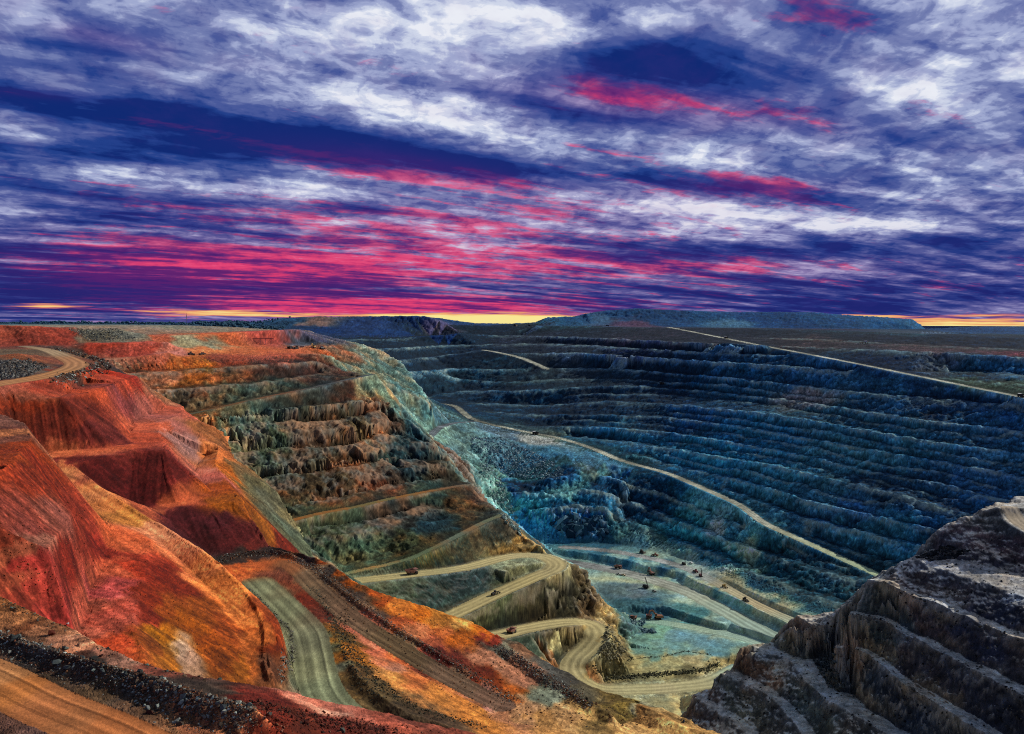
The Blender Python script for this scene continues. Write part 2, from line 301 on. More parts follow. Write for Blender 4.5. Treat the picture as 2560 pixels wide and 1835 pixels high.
# zigzag on the spur
Z = 'switchback_spur'
road(lv(-229, (700, 1296), (783, 1287)) + [(906, 1273, -231), (1025, 1258, -233), (1113, 1236, -236), (1160, 1230, -237), (1198, 1232, -237.6), (1222, 1240, -238.4), (1233, 1251, -239.6), (1224, 1262, -241), (1201, 1271, -242.5), (1150, 1293, -245), (1096, 1317, -248), (1008, 1359, -252), (930, 1400, -256)], 20, Z, 'haul_road', .9)
L([(1106, 1222, -233.5), (1155, 1200, -231), (1183, 1201, -230), (1211, 1212, -230), (1222, 1222, -233)], Z, .5)
L([(1120, 1226, -235), (1165, 1217, -235), (1205, 1222, -235.5), (1232, 1236, -237)], Z, .2)
L([(870, 1292, 0, 822), (1000, 1280, 0, 850), (1110, 1259, 0, 880), (1160, 1250, 0, 897), (1196, 1247, 0, 906)], Z, .4)
L([(1120, 1266, 0, 868), (1165, 1260, 0, 880), (1190, 1254, 0, 892)], Z, .2)
nose = [(1259, 1251, -241.5), (1299, 1266, -256), (1313, 1297, -270), (1342, 1336, -290), (1345, 1361, -295), (1370, 1396, -307), (1394, 1434, -318)]
L(nose, Z, 1.2); back(nose[:4], 25, 50, Z)
L([(1018, 1368, 0, 783), (1113, 1327, 0, 832), (1229, 1275, 0, 899), (1262, 1256, 0, 915)], Z, 1)
L([(1090, 1385, 0, 800), (1166, 1355, 0, 835), (1240, 1320, 0, 880), (1300, 1310, 0, 915)], Z, 1.3)
road([(1050, 1418, -266), (1120, 1403, -270), (1166, 1392, -274), (1236, 1380, -279), (1285, 1378, -283), (1313, 1388, -286), (1320, 1408, -289), (1301, 1436, -295), (1276, 1459, -299), (1268, 1480, -303), (1278, 1499, -306), (1303, 1516, -310), (1342, 1528, -314), (1412, 1527, -317), (1506, 1522, -319), (1583, 1508, -320), (1640, 1480, -320)], 23, Z, 'haul_road', .9)
L([(1292, 1362, -286), (1325, 1366, -292), (1345, 1374, -297)], Z, .5)
L([(1345, 1400, 0, 880), (1372, 1434, 0, 870), (1352, 1470, 0, 845), (1318, 1478, 0, 830), (1306, 1490, 0, 820)], Z, 1)
L([(1155, 1418, 0, 800), (1236, 1400, 0, 832), (1285, 1396, 0, 845)], Z, 1)
L([(1208, 1434, 0, 826), (1257, 1426, 0, 836), (1262, 1434, 0, 826)], Z, .6)
L([(1190, 1452, 0, 808), (1240, 1462, 0, 806), (1250, 1485, 0, 790)], Z, 1)
Z = 'pit_floor'
def LZ(z, *q): return [(x, y, 0, z / ray(x, y)[1]) for x, y in q]
road(LZ(-309, (1240, 1243), (1276, 1248), (1383, 1268), (1455, 1288), (1527, 1313), (1599, 1350), (1683, 1396), (1760, 1440)), 26, Z, 'haul_road')
road(LZ(-314.5, (1420, 1374), (1455, 1377), (1563, 1395), (1635, 1409), (1700, 1432)), 17, Z, 'haul_road')
road(LZ(-301.5, (1250, 1212), (1310, 1216), (1380, 1225), (1460, 1241), (1530, 1263), (1600, 1298), (1683, 1341), (1770, 1380)), 17, Z, 'haul_road')
L([(1322, 1483, 0, 838), (1400, 1462, 0, 860), (1471, 1458, 0, 862), (1516, 1446, 0, 875), (1576, 1454, 0, 866)], Z, .3)
L([(1320, 1494, 0, 822), (1345, 1500, 0, 822), (1471, 1488, 0, 836), (1558, 1480, 0, 844), (1590, 1464, 0, 858)], Z, .5)
L([(1330, 1508, 0, 816), (1471, 1504, 0, 824), (1560, 1494, 0, 834), (1610, 1474, 0, 850)], Z, .5)
L([(1300, 1545, 0, 765), (1420, 1548, 0, 772), (1560, 1540, 0, 782), (1640, 1520, 0, 800)], Z, .3)
L([(1400, 1640, 0, 690), (1520, 1600, 0, 725)], Z, .4)

# ---- red and orange terraces, near left
Z = 'red_slope'
L(lv(-34, (243, 822), (239, 830), (197, 846), (148, 867), (135, 877)), Z, .5)
L(lv(-34, (-420, 892), (0, 888), (134, 881), (207, 867), (246, 853), (306, 832)), Z, .35)
L([(306, 832, -34), (337, 862, -45), (369, 896, -54)], Z, .4)
L(lv(-55, (366, 905), (292, 934), (288, 955), (292, 983), (200, 994), (98, 1000), (0, 1008), (-420, 1020)), Z, .3)
L(lv(-55.5, (-420, 1032), (0, 1022), (102, 1014), (134, 1011), (246, 1000), (366, 997), (369, 983), (352, 972), (352, 944), (355, 937), (404, 916), (401, 898)), Z, .3)
L([(404, 916, -55), (440, 955, -63), (457, 993, -68)], Z, .5)
L([(461, 1004, -72), (436, 1028, -72), (429, 1043, -72), (455, 1075, -72), (482, 1102, -72), (380, 1113, -72), (285, 1120, -72)], Z, .3)
L([(366, 997, -55.5), (400, 1022, -64), (429, 1043, -72)], Z, .4)
L([(280, 1129, -72.3), (352, 1133, -72.3), (440, 1121, -72.3), (520, 1109, -72.3), (527, 1095, -72), (506, 1074, -72), (478, 1030, -71), (485, 986, -69)], Z, .3)
L([(461, 1225, -85), (540, 1219, -85), (598, 1209, -85)], Z, .3)
L([(520, 1109, -72), (563, 1153, -79), (598, 1209, -85)], Z, .5)
fl = [(401, 898, -56), (436, 934, -62), (489, 958, -68), (527, 1029, -80), (563, 1043, -84), (598, 1074, -90), (619, 1095, -93), (650, 1152, -105), (689, 1216, -112), (700, 1260, -118)]
L(fl, Z, .9); back(fl, 35, 110, 'west_wall')
edge = [(598, 1209, -85), (668, 1223, -84), (729, 1248, -85), (783, 1287, -86), (825, 1308, -88), (955, 1346, -92), (1060, 1385, -96), (1110, 1413, -98), (1148, 1424, -100), (1201, 1463, -103), (1261, 1491, -105), (1306, 1519, -106), (1377, 1543, -106), (1440, 1566, -105), (1506, 1600, -106), (1597, 1626, -106), (1720, 1680, -106)]
L(edge, Z, .6); back(edge[1:], 22, 140, 'west_wall'); back(edge[1:], 6, 50, 'west_wall')
berm([(471, 1237, -84), (510, 1226, -84), (563, 1219, -84), (612, 1218, -84), (657, 1230, -84), (709, 1266, -84.5), (786, 1325, -87), (856, 1375, -90), (937, 1424, -93), (1025, 1477, -96), (1095, 1522, -99), (1145, 1554, -101)], Z, 1.5, 2.4, .7)
L([(900, 1372, 0, 285), (1000, 1416, 0, 277), (1090, 1440, 0, 276), (1100, 1460, 0, 268)], Z, .5)
berm([(1120, 1440, 0, 277), (1180, 1480, 0, 267), (1240, 1518, 0, 258), (1300, 1556, 0, 249), (1350, 1580, 0, 243)], Z, 1.2, 3.5, 1.0)
road([(560, 1252, -85.8), (640, 1250, -86), (706, 1308, -86.8), (764, 1357, -89.3), (824, 1399, -91.6), (905, 1449, -94.2), (986, 1496, -97), (1056, 1534, -99.5), (1110, 1562, -101.5)], 8, Z, 'dirt_track')
L([(1113, 1550, -102), (1160, 1575, -103), (1230, 1570, -104), (1300, 1580, -104)], Z, .3)
road([(571, 1287, -86), (633, 1346, -87.2), (677, 1392, -88), (691, 1441, -88.6), (699, 1485, -89), (714, 1529, -89.6), (752, 1575, -90), (830, 1640, -90)], 10.5, Z, 'dirt_track')
berm([(744, 1396, -88.5), (779, 1477, -88.5), (825, 1526, -89), (902, 1578, -90), (972, 1600, -91)], Z, 1.5, 3.5, 1.0)
L([(735, 1362, -89.3), (815, 1436, -92), (896, 1478, -93.8), (990, 1534, -96.5), (1088, 1600, -99)], Z, .4)
L([(825, 1470, -91), (906, 1540, -92.5), (1000, 1590, -95), (1090, 1626, -98)], Z, .35)
L([(1166, 1607, -104), (1300, 1615, -104), (1400, 1600, -105)], Z, .35)
L([(1250, 1700, -100), (1450, 1720, -104), (1700, 1800, -104)], Z, .35)
berm([(1330, 1575, 0, 247), (1380, 1556, 0, 253), (1440, 1572, 0, 248), (1520, 1612, 0, 237)], Z, 1.5, 6, .8)
# strip road and the orange and red faces above it
L([(116, 1027, -56), (160, 1070, -59), (211, 1117, -62), (330, 1178, -66), (415, 1255, -71), (492, 1332, -75), (541, 1406, -78), (548, 1459, -79.5), (545, 1512, -81), (540, 1560, -82), (520, 1650, -82)], Z, .25)
L([(141, 1016, -55.5), (264, 1109, -62), (292, 1128, -63.5), (461, 1230, -69), (527, 1294, -73), (577, 1364, -77), (584, 1455, -80), (598, 1505, -82), (590, 1580, -83)], Z, .25)
berm([(264, 1108, -61.6), (292, 1126, -63.1), (370, 1172, -65.8), (461, 1228, -68.6), (527, 1292, -72.6), (577, 1362, -76.6), (584, 1453, -79.5), (596, 1503, -81.5)], Z, .55, 1.1, .4)
orim = [(461, 1232, -69.3), (531, 1292, -74), (590, 1343, -78.5), (640, 1399, -81.7), (643, 1459, -83), (612, 1524, -84.5), (600, 1580, -85)]
L(orim, Z, .5); pass
L([(306, 1178, -63.5), (334, 1199, -64), (309, 1304, -63), (292, 1382, -63), (316, 1441, -63), (330, 1500, -63), (330, 1600, -63)], Z, .35)
L([(102, 1018, -55.5), (150, 1090, -58.5), (215, 1140, -60.5), (246, 1178, -61), (225, 1259, -61.5), (197, 1304, -62), (193, 1353, -62), (172, 1406, -62), (180, 1470, -62), (100, 1530, -62), (0, 1600, -62), (-420, 1700, -60)], Z, .35)
L(lv(-32, (-420, 1140), (-120, 1090), (0, 1043), (35, 1014), (63, 979), (70, 962), (53, 937), (0, 916), (-420, 910)), Z, .5)
L(lv(-31.5, (-420, 980), (-100, 985), (-10, 985)), Z, .4)
L([(-300, 1130, 0, 150), (-60, 1120, 0, 172), (7, 1125, 0, 181), (53, 1202, 0, 178), (102, 1209, 0, 178), (155, 1128, 0, 224)], Z, .3)
L([(-300, 1140, 0, 148), (-60, 1130, 0, 170), (6, 1134, 0, 179), (53, 1209, 0, 176), (104, 1215, 0, 176), (158, 1135, 0, 222)], Z, .3)
# near platform, rock berm and haul road at the bottom
Z = 'near_platform'
pe = [(-420, 1230, -38), (-100, 1290, -38), (0, 1318, -38), (53, 1346, -38.5), (169, 1395, -39), (211, 1424, -39), (292, 1459, -39.5), (369, 1487, -40), (457, 1501, -41), (545, 1518, -41.5), (608, 1526, -44), (709, 1550, -45), (814, 1571, -46), (1008, 1614, -48), (1150, 1645, -49), (1400, 1720, -50)]
L(pe, Z, .25); back(pe, 4, 90, 'red_slope'); back(pe, 12, 260, 'red_slope')
berm([(-300, 1310, -37.3), (-100, 1364, -37.3), (0, 1400, -37.3), (100, 1432, -37.2), (176, 1456, -37.2), (316, 1493, -37.1), (420, 1530, -37.1), (492, 1549, -36.9), (548, 1566, -37.05), (590, 1590, -37.6)], Z, 1.5, 2.6, .5)
L([(600, 1560, -39.5), (680, 1590, -41), (760, 1610, -42.5), (900, 1640, -45)], Z, .4)
L([(560, 1600, -38.5), (640, 1640, -40), (800, 1680, -43)], Z, .4)
road([(-420, 1350, -38.6), (-200, 1425, -38.6), (-60, 1482, -38.6), (0, 1510, -38.6), (99, 1562, -38.6), (220, 1612, -38.6), (330, 1668, -38.6), (450, 1745, -38.6), (560, 1850, -38.6)], 6.8, Z, 'haul_road', 0, .05)
L(lv(-39, (-420, 1560), (-100, 1640), (100, 1760), (250, 1900)), Z, .2)
L(lv(-39, (560, 1690), (760, 1760), (1100, 1900)), Z, .3)
for px in (-420, 200, 800, 1400, 2000, 2700):
    a, _ = ray(px, 720)
    addp((a * 44, 44, -39), Z, .2)

# ---- dark benches, near right
Z = 'rock_buttress'
BW = 16
RG = .7
sp = [(2160, 1142, 0, 668), (2209, 1116, 0, 690), (2268, 1100, 0, 700), (2500, 1085, 0, 700)]
L(sp, Z, 1)
road([(2236, 1124, 0, 662), (2246, 1143, 0, 655), (2268, 1165, 0, 640), (2330, 1200, 0, 620), (2450, 1260, 0, 590)], 12, Z, 'haul_road', .8)
L([(2082, 1171, 0, 672), (2075, 1192, 0, 662), (2120, 1200, 0, 650), (2180, 1205, 0, 640), (2268, 1212, 0, 622)], Z, RG)
L([(2055, 1208, 0, 664), (2110, 1235, 0, 640), (2190, 1250, 0, 622), (2268, 1275, 0, 598), (2500, 1330, 0, 540)], Z, RG)
bench([(2015, 1232, 0, 660), (2075, 1258, 0, 632), (2140, 1278, 0, 610), (2268, 1320, 0, 568), (2500, 1400, 0, 505)], Z, (3, 9), RG)
bench([(1921, 1284, 0, 655), (1963, 1292, 0, 640), (2019, 1316, 0, 618), (2075, 1337, 0, 598), (2140, 1368, 0, 574), (2268, 1417, 0, 534), (2500, 1510, 0, 470)], Z, (5, 13), RG)
bench([(1875, 1361, 0, 643), (1910, 1362, 0, 640), (1956, 1370, 0, 632), (1998, 1400, 0, 610), (2086, 1446, 0, 568), (2140, 1477, 0, 545), (2268, 1540, 0, 500), (2500, 1660, 0, 438)], Z, (5, 13), RG)
bench([(1850, 1434, 0, 640), (1903, 1439, 0, 634), (1945, 1467, 0, 610), (1998, 1512, 0, 578), (2050, 1545, 0, 556), (2114, 1583, 0, 530), (2200, 1640, 0, 495), (2450, 1780, 0, 430)], Z, (5, 13), RG)
bench([(1667, 1447, 0, 706), (1716, 1436, 0, 716), (1752, 1463, 0, 690), (1787, 1512, 0, 650), (1840, 1555, 0, 614), (1910, 1592, 0, 584), (1970, 1628, 0, 558), (2200, 1760, 0, 480)], Z, (14, 12), RG)
L([(1847, 1462, 0, 690), (1860, 1510, 0, 660), (1920, 1568, 0, 606), (1980, 1612, 0, 575)], Z, .7)
L([(1720, 1438, 0, 712), (1787, 1462, 0, 694), (1847, 1460, 0, 692)], Z, 1)
bench([(1597, 1492, 0, 706), (1640, 1505, 0, 692), (1689, 1533, 0, 668), (1724, 1561, 0, 646), (1760, 1600, 0, 620), (1780, 1630, 0, 602), (1850, 1720, 0, 550)], Z, (9, 8), RG)
bench([(1541, 1547, 0, 694), (1573, 1565, 0, 680), (1620, 1592, 0, 660), (1657, 1627, 0, 636), (1740, 1720, 0, 580)], Z, (6, 7), RG)
# small block with a flat tan top
L([(1769, 1368, 0, 722), (1800, 1361, 0, 730), (1854, 1360, 0, 726), (1864, 1340, 0, 668)], Z, .8)
L([(1740, 1392, 0, 716), (1762, 1385, 0, 704), (1800, 1385, 0, 700), (1846, 1398, 0, 690)], Z, RG)
L([(1882, 1330, 0, 668), (1905, 1325, 0, 668), (1912, 1306, 0, 680)], Z, RG)
sil = [(2160, 1142, 0, 668), (2082, 1171, 0, 672), (2055, 1208, 0, 664), (2015, 1232, 0, 664), (1994, 1255, 0, 672), (1959, 1262, 0, 690), (1921, 1284, 0, 690), (1910, 1311, 0, 700), (1854, 1360, 0, 732), (1769, 1368, 0, 728), (1720, 1406, 0, 730), (1713, 1424, 0, 728), (1667, 1434, 0, 722), (1657, 1455, 0, 716), (1632, 1480, 0, 714), (1597, 1490, 0, 712), (1576, 1522, 0, 706), (1534, 1550, 0, 702), (1516, 1582, 0, 695)]
L(sil, Z, 1); back(sil[:12], 30, 50, Z); back(sil[12:], 18, 40, Z); back(sp, 40, 60, Z)
L([(1516, 1600, 0, 690), (1560, 1660, 0, 640), (1700, 1800, 0, 540)], Z, 1)
L([(2300, 1900, 0, 400), (2700, 1900, 0, 380)], Z, 1)

# margins, so that the ground goes on outside the frame
pts0 = np.array(VX)
for px in (-520, 2820):
    a, _ = ray(px, 720)
    for Y in (44, 70, 100, 150, 220, 300, 400, 550, 750, 1000, 1400, 2000, 2800, 3700, 4100):
        x = a * Y
        k = np.argmin((pts0[:, 0] - x) ** 2 + (pts0[:, 1] - Y) ** 2)
        addp((x, Y, pts0[k, 2]), ZONES[VZ[k]], .5)
VX = np.array(VX, dtype=np.float64); VR = np.array(VR); VZ = np.array(VZ); VRD = np.array(VRD); VT = np.array(VT); VC = np.array(VC)
# thin out points that all but coincide
key = np.round(np.stack([VX[:, 0] / VX[:, 1] / .0009, np.log(VX[:, 1]) / .0009], 1)).astype(np.int64)
_, uq = np.unique(key, axis=0, return_index=True); uq.sort()
VX, VR, VZ, VRD, VT, VC = VX[uq], VR[uq], VZ[uq], VRD[uq], VT[uq], VC[uq]
res = delaunay_2d_cdt([Vector((p[0], p[1])) for p in VX], [], [], 0, 1e-4)
TRI = np.array(res[2])
omap = np.array([o[0] if o else 0 for o in res[3]]); TRI = omap[TRI]
log('tin', len(VX), len(TRI))

# ------------------------------------------------------------------ fine height table over (azimuth, log distance)
QUAL = 1.0
PX0, PX1 = -330.0, 2598.0
NC = int(1650 * QUAL); NR = 2600
YN, YF = 46.0, 4000.0
pxs = np.linspace(PX0, PX1, NC)
az = (pxs - CX) / F
lY0, lY1 = math.log(YN), math.log(YF)
Yr = np.exp(np.linspace(lY0, lY1, NR))
HZ = np.full((NC, NR), -40, np.float32); HR = np.full((NC, NR), .5, np.float32)
HZN = np.zeros((NC, NR), np.int8); HRD = np.full((NC, NR), -1, np.int8); HT = np.zeros((NC, NR), np.float32); HC = np.zeros((NC, NR), np.float32)
dpx = (PX1 - PX0) / (NC - 1); dlY = (lY1 - lY0) / (NR - 1)
for tri in TRI:
    p = VX[tri]; x, y = p[:, 0], p[:, 1]
    det = (y[1] - y[2]) * (x[0] - x[2]) + (x[2] - x[1]) * (y[0] - y[2])
    if abs(det) < 1e-9: continue
    yc = np.clip(y, 1, None)
    c = (x / yc * F + CX - PX0) / dpx; r = (np.log(yc) - lY0) / dlY
    c0, c1 = max(0, int(c.min())), min(NC - 1, int(c.max()) + 1)
    r0, r1 = max(0, int(r.min())), min(NR - 1, int(r.max()) + 1)
    if c1 < c0 or r1 < r0: continue
    yy = Yr[None, r0:r1 + 1]; xx = az[c0:c1 + 1, None] * yy
    w0 = ((y[1] - y[2]) * (xx - x[2]) + (x[2] - x[1]) * (yy - y[2])) / det
    w1 = ((y[2] - y[0]) * (xx - x[2]) + (x[0] - x[2]) * (yy - y[2])) / det
    w2 = 1 - w0 - w1
    m = (w0 >= -1e-6) & (w1 >= -1e-6) & (w2 >= -1e-6)
    if not m.any(): continue
    sl = (slice(c0, c1 + 1), slice(r0, r1 + 1))
    HZ[sl][m] = (w0 * p[0, 2] + w1 * p[1, 2] + w2 * p[2, 2])[m]
    q = VR[tri]; HR[sl][m] = (w0 * q[0] + w1 * q[1] + w2 * q[2])[m]
    q = VC[tri]
    if q.any(): HC[sl][m] = (w0 * q[0] + w1 * q[1] + w2 * q[2])[m]
    zn = VZ[tri]; HZN[sl][m] = zn[0] if zn[0] == zn[1] or zn[0] == zn[2] else zn[1]
    rd = VRD[tri]
    if rd[0] >= 0 and rd[0] == rd[1] == rd[2] and VT[tri].max() - VT[tri].min() > .5 \
       and max(np.hypot(x[0] - x[1], y[0] - y[1]), np.hypot(x[2] - x[1], y[2] - y[1]), np.hypot(x[0] - x[2], y[0] - y[2])) < 26:
        HRD[sl][m] = rd[0]; q = VT[tri]; HT[sl][m] = (w0 * q[0] + w1 * q[1] + w2 * q[2])[m]
# grade every road level across its width, with short batters at its sides
HD = np.full((NC, NR), 99, np.float32)
for sp_, w_, rid in GRADE:
    if len(sp_) < 3: continue
    u_ = np.arange(len(sp_)); uf = np.linspace(0, len(sp_) - 1, len(sp_) * 4); sp_ = np.stack([np.interp(uf, u_, sp_[:, i]) for i in range(3)], 1)
    for _ in range(6): sp_[1:-1] = (sp_[:-2] + 2 * sp_[1:-1] + sp_[2:]) / 4
    d_ = np.gradient(sp_[:, :2], axis=0); d_ /= np.maximum(1e-6, np.linalg.norm(d_, axis=1))[:, None]
    lo_ = np.full((NC, NR), 99, np.float32)
    zt = np.zeros((NC, NR), np.float32); tt_ = np.zeros((NC, NR), np.float32); cells = []
    for (x, y, z), (ux, uy) in zip(sp_, d_):
        if y < YN: continue
        rr = w_ / 2 + 14
        c0 = int(((x - rr) / y * F + CX - PX0) / dpx) - 2; c1 = int(((x + rr) / y * F + CX - PX0) / dpx) + 3
        r0 = int((math.log(max(YN, y - rr)) - lY0) / dlY); r1 = int((math.log(y + rr) - lY0) / dlY) + 2
        c0, c1, r0, r1 = max(0, c0), min(NC, c1), max(0, r0), min(NR, r1)
        if c1 <= c0 or r1 <= r0: continue
        yy = Yr[None, r0:r1]; xx = az[c0:c1, None] * yy
        dd = np.hypot(xx - x, yy - y); sl = (slice(c0, c1), slice(r0, r1)); m = dd < lo_[sl]
        lo_[sl][m] = dd[m]; zt[sl][m] = z; tt_[sl][m] = (((xx - x) * uy - (yy - y) * ux) / (w_ / 2))[m]
    on = lo_ < w_ / 2
    k_ = np.clip((lo_ - w_ / 2) / 4.0, 0, 1); k_ = k_ * k_ * (3 - 2 * k_); nearm = lo_ < w_ / 2 + 4
    HZ[nearm] = (zt + (HZ - zt) * k_)[nearm]
    HRD[on] = rid; HT[on] = np.clip(tt_[on], -1, 1); HR[on] = .12
    HD = np.minimum(HD, np.maximum(lo_ - w_ / 2, 0))
log('height table')
def look(tab, x, y):
    """bilinear read of the table at plan positions"""
    yc = np.clip(y, YN, YF)
    c = np.clip((x / yc * F + CX - PX0) / dpx, 0, NC - 1.001); r = np.clip((np.log(yc) - lY0) / dlY, 0, NR - 1.001)
    ci = c.astype(np.int32); ri = r.astype(np.int32); fc = (c - ci).astype(np.float32); fr = (r - ri).astype(np.float32)
    return (tab[ci, ri] * (1 - fc) + tab[ci + 1, ri] * fc) * (1 - fr) + (tab[ci, ri + 1] * (1 - fc) + tab[ci + 1, ri + 1] * fc) * fr
def near(tab, x, y):
    yc = np.clip(y, YN, YF)
    c = np.clip(np.rint((x / yc * F + CX - PX0) / dpx), 0, NC - 1).astype(np.int32); r = np.clip(np.rint((np.log(yc) - lY0) / dlY), 0, NR - 1).astype(np.int32)
    return tab[c, r]
def hit(px, py):
    """first ground point seen in direction (px,py)"""
    a, b = ray(px, py)
    zz = look(HZ, a * Yr, Yr)
    k = np.argmax(zz >= b * Yr)
    if zz[k] < b * Yr[k]: k = NR - 2
    return np.array([a * Yr[k], Yr[k], zz[k]])
# rows of the final mesh: denser where the ground is steep as seen from the pit rim
PYP = -HZ / Yr[None, :] * F
den = np.abs(np.diff(PYP, axis=1)); den = np.minimum(den, 30)
kw = 25
cs = np.cumsum(np.pad(den, ((kw, kw), (0, 0)), mode='edge'), axis=0)
den = (cs[2 * kw:] - cs[:-2 * kw])[:den.shape[0]] / (2 * kw)
cs = np.cumsum(np.pad(den, ((0, 0), (4, 4)), mode='edge'), axis=1); den = (cs[:, 8:] - cs[:, :-8])[:, :den.shape[1]] / 8
den = den + .30
cum = np.concatenate([np.zeros((NC, 1)), np.cumsum(den, axis=1)], axis=1); cum /= cum[:, -1:]
NV = int(1750 * QUAL)
tq = np.linspace(0, 1, NV)
lr = np.linspace(lY0, lY1, NR)
GY = np.empty((NC, NV), np.float64)
for i in range(NC): GY[i] = np.exp(np.interp(tq, cum[i], lr))
GX = az[:, None] * GY
log('rows')
# ragged edges: the surveyed shape is read at positions pushed about by noise
rough = look(HR, GX, GY)
ribf = np.array([.2, .3, .3, .15, .1, .42, .45, .2, .4, .12, .05], np.float32)[near(HZN, GX, GY)]
keep = np.clip(look(HD, GX, GY) / 11, 0, 1); amp = 3.2 * rough * (.12 + .88 * keep)
z0 = look(HZ, GX, GY)
big = np.clip((GY - 60) / 500, .12, 1.0)
def rib(x, y, s): return 1 - 4 * np.abs(n2(x / s, y / s))          # creased noise: buttresses and clefts
wx = amp * big * (.8 * fbm2(GX, GY, 34, 2, .5) + .7 * fbm3(GX + 77, GY, z0, 8, 4, .65) + ribf * (.22 * rib(GX + 9, GY, 7.5) + .22 * rib(GX, GY + 40, 3.4)))
wy = amp * big * (.8 * fbm2(GX + 333, GY + 91, 34, 2, .5) + .7 * fbm3(GX - 50, GY + 15, z0 + 40, 8, 4, .65) + ribf * (.22 * rib(GX + 5, GY + 70, 7.5) + .22 * rib(GX + 60, GY, 3.4)))
sx, sy = GX + wx, GY + wy
GZ = look(HZ, sx, sy).astype(np.float64)
rough = look(HR, sx, sy) * (.2 + .8 * keep)
zone = near(HZN, sx, sy); rdi = near(HRD, sx, sy); tt = near(HT, sx, sy)
bump = rough * (1.6 * big * fbm2(GX, GY, 14, 3, .55) + np.minimum(.5, .25 + .5 * big) * fbm2(GX, GY, 3.0, 3, .6))
bump += np.isin(zone, [ZI['red_slope'], ZI['near_platform'], ZI['rock_buttress']]) * np.clip((700 - GY) / 500, 0, 1) * (.16 * fbm2(GX, GY, 1.5, 3, .75) + .10 * (rng.random(GX.shape) - .5))
GZ += np.where(rdi >= 0, .15 * bump, bump)
hx = look(HZ, GX + 4, GY) - look(HZ, GX - 4, GY); hy = look(HZ, GX, GY + 4) - look(HZ, GX, GY - 4)
ang = np.round(np.arctan2(hy, hx) / (math.pi / 10)) * (math.pi / 10)
steep = np.clip(np.hypot(hx, hy) / 8 * 1.6 - .25, 0, 1)
sc = -GX * np.sin(ang) + GY * np.cos(ang)
streak = n2(sc / 1.1 + 50 * ang, GZ / 14) + .8 * n2(sc / .45 + 9 * ang, GZ / 6) + .6 * n2(sc / 3.4, GZ / 20)
soilm = np.isin(zone, [ZI['red_slope'], ZI['near_platform'], ZI['upper_ground']])
GZ += soilm * (rdi < 0) * steep * (.30 * n2(sc / 1.3 + 50 * ang, GZ / 16) + .45 * n2(sc / 3.1 + 20 * ang, GZ / 25)) * np.clip(GY / 250, .4, 1.6)
# lumps and hollows pushed out along the face, so cliffs break up in all directions
nl_ = np.sqrt(hx * hx + hy * hy + 64.0)
crag = np.isin(zone, [ZI[q] for q in ('west_wall', 'switchback_spur', 'east_wall', 'rock_buttress', 'rubble_slope', 'hill')]) * (rdi < 0) * rough * big * keep * np.where(zone == ZI['west_wall'], .7, np.where(zone == ZI['rock_buttress'], .5, np.where(zone == ZI['east_wall'], .75, 1)))
dsp = crag * (.5 + .8 * steep) * ((zone == ZI['rock_buttress']) * 3.0 * fbm3(GX, GY, GZ, 24, 2, .5) + 2.6 * fbm3(GX, GY, GZ, 11, 2, .6) + 2.4 * (.25 - np.abs(fbm3(GX + 31, GY, GZ, 6.5, 3, .6))) + 1.1 * fbm3(GX, GY + 13, GZ, 2.6, 2, .6) + 1.5 * np.tanh(8 * fbm3(GX + 5, GY, GZ, 19, 2, .5)) + .9 * np.tanh(8 * fbm3(GX, GY + 71, GZ, 7, 2, .5)))
GX = GX + -hx / nl_ * dsp; GY = GY + -hy / nl_ * dsp; GZ = GZ + 8.0 / nl_ * dsp
log('ground shape', GX.shape)

# ------------------------------------------------------------------ colour of the ground
def lin(h):
    v = np.array([int(h[i:i + 2], 16) for i in (0, 2, 4)]) / 255.0
    return np.where(v <= .04045, v / 12.92, ((v + .055) / 1.055) ** 2.4)
SUN_STRENGTH = 4.2
AMB = np.array([.20, .24, .38])
def light_at(p):
    """rough daylight on the smooth ground at p: used to turn seen colours into surface colours"""
    h = .010 * p[1]
    zx = (look(HZ, np.array([p[0] + h]), np.array([p[1]])) - look(HZ, np.array([p[0] - h]), np.array([p[1]])))[0] / (2 * h)
    zy = (look(HZ, np.array([p[0]]), np.array([p[1] + h])) - look(HZ, np.array([p[0]]), np.array([p[1] - h])))[0] / (2 * h)
    n = np.array([-zx, -zy, 1]); n /= np.linalg.norm(n)
    nl = max(0, float(n @ SUN_DIR))
    if nl > 0:
        d = np.geomspace(.02 * p[1], 700, 60)
        q = p[None] + d[:, None] * SUN_DIR[None]
        if (look(HZ, q[:, 0], q[:, 1]) > q[:, 2] + 2).sum() > 2: nl *= .15
    return nl * SUN_STRENGTH / math.pi * np.array([1, .95, .86]) + AMB * (.55 + .45 * n[2])
CPS, CPR = [], []
def cp(lst, conv, items):
    for it in items:
        x, y, h = it
        px, py = conv(x, y)
        p = hit(px, py)
        l = light_at(p); k_ = .3 if lst is CPR else .5; l = l * k_ + l.mean() * (1 - k_)
        alb = lin(h) / l; alb = np.clip(alb * min(1.0, (.50 if lst is CPR else .75) / alb.max()), .004, .75)
        lst.append((p, alb))
def cps(conv, s, lst=CPS):
    it = []
    for w in s.split():
        a, h = w.split(':'); x, y = a.split(','); it.append((float(x), float(y), h))
    cp(lst, conv, it)
